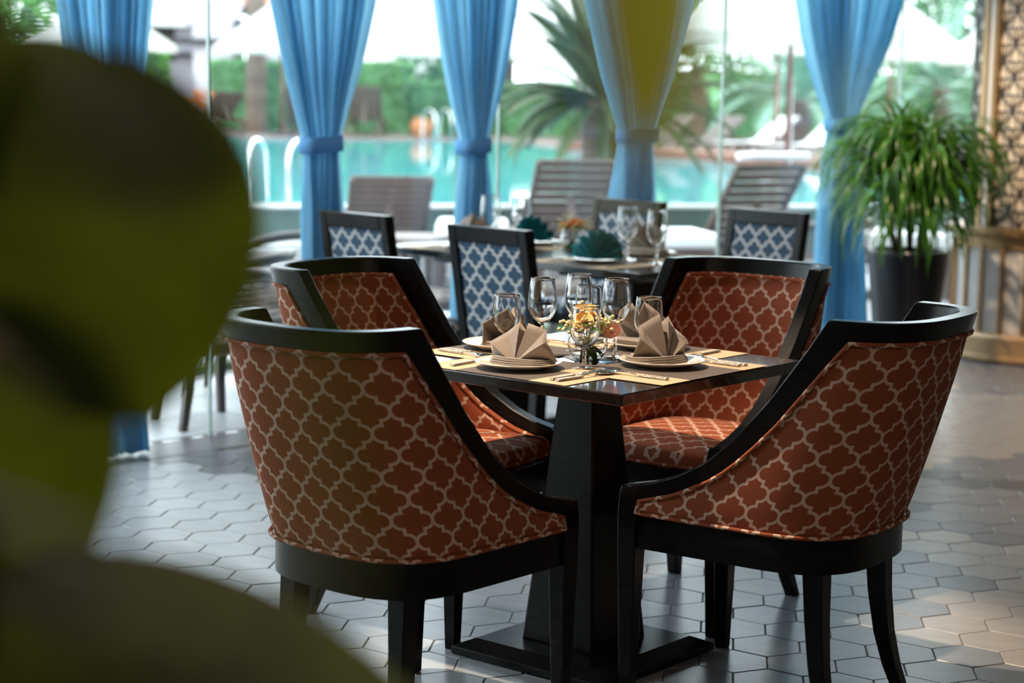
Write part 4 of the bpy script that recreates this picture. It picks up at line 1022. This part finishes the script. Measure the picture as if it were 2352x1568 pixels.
# stands for the parasol that rises from the pool rim
# ------------------------------------------------------------------ pool ladders
def rails(x, y, rz, lab, zb):
    root = empty('pool_ladder', (x, y, 0), R(rz)); tag(root, lab, 'pool ladder', 'chrome pool ladders')
    for s in (-.18, .18):
        pts = [(s, -.22, zb)] + [(s, -.22, zb + .30)] + [(s, -.22 + .19 * (1 - math.cos(a)), zb + .36 + .17 * math.sin(a)) for a in [math.pi * q / 8 for q in range(9)]] + [(s, .17, zb + .1), (s, .17, zb - .4)]
        MB().tube(pts, .017, 10).build('handrail', M_['chrome'], root, smooth=True)
    for k in range(2): MB().bar((-.18, .17, zb - .15 - .2 * k), (.18, .17, zb - .15 - .2 * k), .05, .02).build('step', M_['chrome'], root)
rails(-1.93, PN_(-1.93) + .12, -16, 'chrome pool ladder rails at the near rim, left of the ringed curtain', .42)
rails(-1.42, 34.2, 38, 'white chrome pool ladder rails on the far rim, left of the third curtain', .44)

# ------------------------------------------------------------------ palms and greenery
def frond_mesh(L, arch, m, nl=34, ll=.16, lw=.011, name='frond', keel=.5):
    mb = MB(); spine = []; x = z = 0.0; th = arch[0]
    for i in range(nl + 1):
        spine.append((x, z, th)); x += L / nl * math.cos(th); z += L / nl * math.sin(th); th -= (arch[0] - arch[1]) / nl
    mb.tube([(a, 0, b) for a, b, _ in spine[::3]], .008, 5, r2=.002)
    for i, (a, b, t) in enumerate(spine):
        q = i / nl
        if q < .12: continue
        l = ll * math.sin(math.pi * (.12 + .83 * q) ** .9) ** .7
        for s in (-1, 1):
            d = Vector((math.cos(t) * .55 - math.sin(t) * keel * .6, s * .85, math.sin(t) * .55 + math.cos(t) * keel * .6)).normalized()
            w_ = Vector((math.cos(t), 0, math.sin(t))) * lw; p = Vector((a, 0, b))
            mb.add([p - w_, p + w_, p + d * l * .6 + w_ * .7 + Vector((0, 0, -.01)), p + d * l + Vector((0, 0, -.03))], [(0, 1, 2), (0, 2, 3)])
    return mb.mesh(name, m, False)
def palm(x, y, z0, zc, rt0, rt1, n, L, m, lab, seed, name='cycas_palm', ll=.17, lw=.011, nl=34, elev=(-.35, 1.35)):
    root = empty(name, (x, y, z0)); tag(root, lab, 'palm'); r = random.Random(seed)
    prof = []; K = 26
    for i in range(K + 1):
        t = i / K; prof.append(((rt0 + (rt1 - rt0) * t) * (1 + .10 * (i % 2)), (zc - z0) * t))
    mt = MB().lathe([(.001, 0)] + prof + [(.001, zc - z0 + .02)], 18); 
    mt.v = [(a + r.uniform(-.008, .008), b + r.uniform(-.008, .008), c) for a, b, c in mt.v]
    mt.build('trunk', M_['trunk'], root, smooth=False)
    ms = [frond_mesh(L * k, (a, b), m, nl, ll, lw) for k, a, b in ((1, .2, -.7), (1.05, .25, -.5), (.95, .1, -.9), (1.1, .3, -.25), (.9, .35, -1.1))]
    for k in range(n):
        a = 2.399963 * k + r.uniform(-.2, .2); e = elev[0] + (elev[1] - elev[0]) * (k + .5) / n + r.uniform(-.1, .1)
        place(ms[k % 5], 'frond', root, (.05 * math.cos(a), .05 * math.sin(a), zc - z0 - .02 + .04 * k / n), (0, -e, a))
    return root
palm(.715, 15.1, 0, 1.30, .17, .185, 60, 1.0, M_['palm'], 'cycas palm with a stout fibrous trunk rising behind the veiled curtain', 11, nl=54, lw=.012, ll=.19)
palm(5.0, 33.5, .44, 1.25, .16, .16, 26, 2.1, M_['palmblue'], 'blue-green palm behind the white-towelled lounger', 12, 'garden_palm', .42, .03, 30)
palm(8.0, 36.0, .44, 1.5, .16, .16, 26, 2.2, M_['palmblue'], 'blue-green palm above the planter, right of the bright blue curtain', 13, 'garden_palm', .42, .03, 30)
palm(3.6, 38.0, .44, 1.9, .18, .16, 26, 2.0, M_['hedge'], 'green palm right of the cycas crown, behind the glass joint', 14, 'garden_palm', .40, .03, 30)
# straight brown trunk at the left, its crown above the frame
palm(-4.92, 36.2, .44, 6.2, .19, .14, 24, 2.2, M_['tree'], 'tall palm with a bare brown trunk rising through the left parasol', 15, 'tall_palm', .45, .03, 30)
def leaves(mb, r, c, rad, n, size, box=False):
    for _ in range(n):
        if box:
            f = r.choice((0, 0, 0, 1, 1, 2, 3)); p = [r.uniform(-1, 1) for _ in range(3)]
            if f == 0: p[1] = -1
            elif f == 1: p[2] = 1
            elif f == 2: p[0] = -1
            else: p[0] = 1
            p = Vector((p[0] * rad[0], p[1] * rad[1], p[2] * rad[2])) * r.uniform(.985, 1.015)
        else:
            d = Vector((r.gauss(0, 1), r.gauss(0, 1), r.gauss(0, 1))).normalized() * r.uniform(.55, 1.0) ** .5; p = Vector((d.x * rad[0], d.y * rad[1], d.z * rad[2]))
        p += Vector(c); a = Vector((r.gauss(0, 1), r.gauss(0, 1), r.gauss(0, 1))).normalized() * size * r.uniform(.6, 1.3); b = a.cross(Vector((r.gauss(0, 1), r.gauss(0, 1), r.gauss(0, 1)))).normalized() * size * .32
        mb.add([p - a, p + b, p + a, p - b], [(0, 1, 2, 3)])
def hedge(x0, x1, y, z0, z1, d, lab, seed, n=2600, m='hedge'):
    root = empty('hedge', ((x0 + x1) / 2, y, z0)); tag(root, lab, 'hedge'); r = random.Random(seed)
    MB().box((0, 0, (z1 - z0) / 2), (x1 - x0 - .1, d - .1, z1 - z0 - .06)).build('hedge_core', M_['tree'], root)
    mb = MB(); leaves(mb, r, (0, 0, (z1 - z0) / 2), ((x1 - x0) / 2, d / 2, (z1 - z0) / 2), n, .075, True); mb.build('foliage', M_[m], root, recalc=False)['kind'] = 'stuff'
hedge(-5.9, -2.02, 37.2, .44, 1.80, .8, 'tall clipped hedge at the far left of the pool', 1)
hedge(-1.95, 1.6, 37.0, .44, 1.44, .9, 'lower clipped hedge stepping down right of the second curtain', 2)
hedge(1.6, 10.5, 39.0, .44, 1.75, .9, 'long clipped hedge behind the loungers of the red deck', 3, 4200)
hedge(-12.5, -6.9, 37.6, .44, 1.95, .8, 'clipped hedge under the leftmost parasol', 4, m='hedgelt')
def tree(x, y, z0, crown, lab, seed, m='tree', size=.16, n=1500):
    root = empty('tree', (x, y, z0)); tag(root, lab, 'tree'); r = random.Random(seed)
    zt = max(c[2] for c in crown)
    MB().tube([(0, 0, 0), (.05, .02, zt * .4), (-.04, 0, zt * .75)], .14, 8, r2=.06).build('trunk', M_['trunk'], root, smooth=True)
    mb = MB()
    for cx_, cy_, cz_, rx, ry, rz in crown: leaves(mb, r, (cx_, cy_, cz_), (rx, ry, rz), n, size)
    mb.build('foliage', M_[m], root, recalc=False)['kind'] = 'stuff'
tree(-11.6, 41, .44, [(0, 0, 3.0, 1.8, 1.5, 1.9), (.6, .3, 4.6, 2.0, 1.6, 1.4)], 'dark weeping tree at the far upper left', 31, n=1800)
tree(-9.9, 39.5, .44, [(0, 0, 1.9, 1.0, .9, 1.2)], 'bright young shrub behind the leftmost parasol', 32, 'hedgelt', .14)
tree(4.3, 44, .44, [(0, 0, 4.2, 2.0, 1.6, 1.2), (-.6, 0, 3.0, 1.6, 1.2, .9)], 'leafy tree over the parasols left of the bright blue curtain', 33, 'hedge')
tree(9.2, 44, .44, [(0, 0, 3.3, 2.4, 1.8, 1.4), (1.2, 0, 2.2, 2.0, 1.4, 1.4)], 'leafy tree filling the upper right beside the gilded column', 34, 'tree')
tree(-1.9, 40.2, .44, [(0, 0, 1.35, .75, .5, .5), (.5, 0, 1.0, .5, .5, .6)], 'grey-green shrub in front of the dark opening of the white house', 35, 'tree', .12, 700)
tree(6.6, 41.5, .44, [(0, 0, 1.5, 2.6, .9, 1.3)], 'broad bush behind the blue-green palms', 36, 'hedge', .16, 1800)
for x, y, lab in [(-1.72, 35.0, 'terracotta urn at the foot of the hedge by the far ladder'), (5.2, 31.2, 'large terracotta urn behind the bright blue curtain')]:
    root = empty('urn', (x, y, .44)); tag(root, lab, 'urn', 'terracotta urns')
    MB().lathe([(.001, 0), (.12, 0), (.21, .14), (.22, .24), (.15, .34), (.17, .38), (.14, .38), (.12, .3), (.001, .1)], 24).build('body', M_['terracotta'], root, smooth=True, angle=50)
m = MB(); rb = random.Random(8); leaves(m, rb, (-5.95, 36.4, 1.05), (.25, .25, .18), 120, .07); leaves(m, rb, (-6.3, 36.4, .75), (.4, .3, .3), 200, .08)
tag(m.build('shrub', M_['orose'], recalc=False), 'orange flowering shrub left of the far hedge', 'shrub', kind='stuff')

# ------------------------------------------------------------------ white houses
h = empty('house', (-7.6, 42.5, 0)); tag(h, 'lilac-white house with dark beams at the upper left', 'house')
MB().box((.0, .6, 3.0), (2.6, .3, 6.0)).build('wall', M_['housewall'], h); MB().box((.95, .1, 2.4), (.9, 1.0, 4.8)).build('wall', M_['housewall'], h)
MB().box((-.35, .2, 2.66), (1.4, .6, .16)).build('cornice', M_['white'], h, bevel=.02)
MB().box((.55, -.5, 2.26), (2.6, .16, .14)).build('beam', M_['beam'], h); MB().box((1.52, -.5, 1.6), (.22, .22, 2.3)).build('post', M_['beam'], h)
MB().box((-.50, .42, 2.2), (.9, .06, .75)).build('dark_window', M_['beam'], h)
MB().box((.2, .3, 1.98), (1.4, .5, .10)).build('ledge', M_['beam'], h)
h2 = empty('house', (-5.2, 45.5, 0)); tag(h2, 'house with an orange tiled roof behind the left parasol', 'house')
MB().box((0, .6, 1.6), (2.4, .3, 3.2)).build('wall', M_['housewall'], h2); MB().box((0, -.1, 3.05), (2.8, .4, .22)).build('fascia', M_['beam'], h2)
rt_m = MB().tube([(0, 0, 0), (0, .5, .28)], .075, 8).mesh('roof_tile', M_['rooftile'])
for i in range(18):
    for j in range(4): place(rt_m, 'roof_tile', h2, (-1.35 + .158 * i, -.35 + .45 * j, 3.20 + .25 * j))
h3 = empty('house', (-1.2, 43.5, 0)); tag(h3, 'white house with a dark gateway between the second and third curtains', 'house')
MB().box((-1.7, 0, 2.5), (2.3, .4, 5.0)).build('wall', M_['white'], h3); MB().box((.6, .3, 3.9), (2.4, .4, 3.2)).build('wall', M_['white'], h3)
MB().box((.3, .6, 1.15), (1.7, .3, 2.3)).build('gateway', M_['beam'], h3); MB().box((2.6, 0, 2.5), (1.9, .4, 5.0)).build('wall', M_['white'], h3)

# ================================================================== FOREGROUND FIG PLANT (out of focus)
fp = empty('fig_plant', (-.40, .98, 0)); tag(fp, 'blurred broad-leaved plant close to us, covering the left side', 'potted plant')
MB().lathe([(.001, 0), (.13, 0), (.17, .32), (.165, .33), (.155, .33), (.15, .29), (.001, .29)], 32).build('planter', M_['pot'], fp, smooth=True, angle=40)
MB().lathe([(.001, .30), (.15, .295)], 20).build('soil', M_['soil'], fp)
MB().tube([(0, 0, .28), (.01, .01, .7), (-.01, 0, 1.1), (.02, -.02, 1.45), (.06, -.10, 1.62), (.20, -.22, 1.70), (.35, -.40, 1.64), (.434, -.48, 1.56)], .011, 8, r2=.004).build('stem', M_['stem'], fp, smooth=True)
def broadleaf(L, W, cup, nm, sharp=.8, bend=.5, m='fig'):
    mb = MB(); rows = []; n = 12
    for i in range(n + 1):
        t = i / n; hw = W / 2 * max(.03, math.sin(math.pi * (t ** sharp)) ** .62); z = -bend * L * (t - .3) ** 2
        rows.append([(hw * q, L * t, z - cup * abs(q) ** 2 * hw) for q in (-1, -.7, -.35, -.06, 0, .06, .35, .7, 1)])
    me = mb.loft(rows, False, False).mesh(nm, M_[m], True); return me
def hang(me, base, tip, nrm, name='leaf'):
    """leaf from base to tip (world), its upper face towards nrm"""
    base, tip = Vector(base), Vector(tip); y = (tip - base).normalized(); z = Vector(nrm); z = (z - y * z.dot(y)).normalized(); x = y.cross(z)
    o = bpy.data.objects.new(name, me); o.matrix_local = Matrix(((x.x, y.x, z.x, base.x + .40), (x.y, y.y, z.y, base.y - .98), (x.z, y.z, z.z, base.z), (0, 0, 0, 1))); link(o, fp)
    return o
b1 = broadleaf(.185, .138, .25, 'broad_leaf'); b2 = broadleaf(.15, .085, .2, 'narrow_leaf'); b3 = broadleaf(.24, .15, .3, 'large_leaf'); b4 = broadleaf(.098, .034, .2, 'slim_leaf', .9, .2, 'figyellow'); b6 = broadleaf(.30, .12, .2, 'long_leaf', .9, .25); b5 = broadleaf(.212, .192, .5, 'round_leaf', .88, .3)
def at(px, py, d):      # reading of the plan at distance d from the lens
    return (d, px, py)
hang(b5, (-.253, 1.0, 1.440), (-.190, .985, 1.240), (.15, -1, .25))
hang(b1, (-.298, 1.0, 1.31), (-.245, .98, 1.125), (.2, -1, .2))
hang(b6, (-.30, 1.0, 1.148), (-.02, .95, 1.062), (-.1, -.9, .5)); hang(b3, (-.31, 1.05, 1.12), (-.08, 1.0, 1.03), (-.1, -.9, .4)); hang(b2, (-.32, 1.06, 1.42), (-.205, 1.05, 1.392), (0, -1, .2))
hang(b2, (-.305, 1.0, 1.50), (-.295, .97, 1.35), (-.2, -1, .1))
hang(b2, (-.33, 1.02, 1.22), (-.30, .95, 1.07), (.1, -1, .3))
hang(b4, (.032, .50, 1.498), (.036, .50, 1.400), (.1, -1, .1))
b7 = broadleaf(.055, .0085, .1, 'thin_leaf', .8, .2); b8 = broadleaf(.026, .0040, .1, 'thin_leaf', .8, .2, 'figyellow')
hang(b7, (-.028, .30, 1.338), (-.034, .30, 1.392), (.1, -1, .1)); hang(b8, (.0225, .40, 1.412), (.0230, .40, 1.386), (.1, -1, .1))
MB().tube([(.015, .0, 1.18), (.18, -.30, 1.28), (.30, -.56, 1.315), (.372, -.68, 1.338)], .002, 6).build('petiole', M_['stem'], fp, smooth=True)
MB().tube([(.40, -.44, 1.60), (.42, -.54, 1.50), (.424, -.58, 1.412)], .0015, 6).build('petiole', M_['stem'], fp, smooth=True)
hang(b1, (-.40, 1.03, 1.1), (-.55, 1.1, 1.0), (-.2, -.3, 1)); hang(b3, (-.40, .97, .9), (-.60, .8, .8), (0, -.2, 1)); hang(b1, (-.39, 1.0, 1.3), (-.5, .85, 1.25), (0, -.5, 1)); hang(b3, (-.4, 1.0, .75), (-.25, 1.2, .62), (.2, .2, 1))
for a, b in (((-.39, .98, 1.42), (-.235, 1.0, 1.452)), ((-.41, .98, 1.15), (-.268, 1.0, 1.28)), ((-.40, .98, 1.0), (-.29, 1.02, 1.17)), ((-.38, .97, 1.46), (-.30, 1.0, 1.50)), ((-.40, .98, 1.1), (-.33, 1.02, 1.22))):
    MB().tube([(a[0] + .40, a[1] - .98, a[2]), ((a[0] + b[0]) / 2 + .40, (a[1] + b[1]) / 2 - .98, (a[2] + b[2]) / 2 + .01), (b[0] + .40, b[1] - .98, b[2])], .003, 6).build('petiole', M_['stem'], fp, smooth=True)
MB().tube([(.434, -.48, 1.56), (.436, -.48, 1.53), (.434, -.48, 1.498)], .003, 6).build('petiole', M_['stem'], fp, smooth=True)
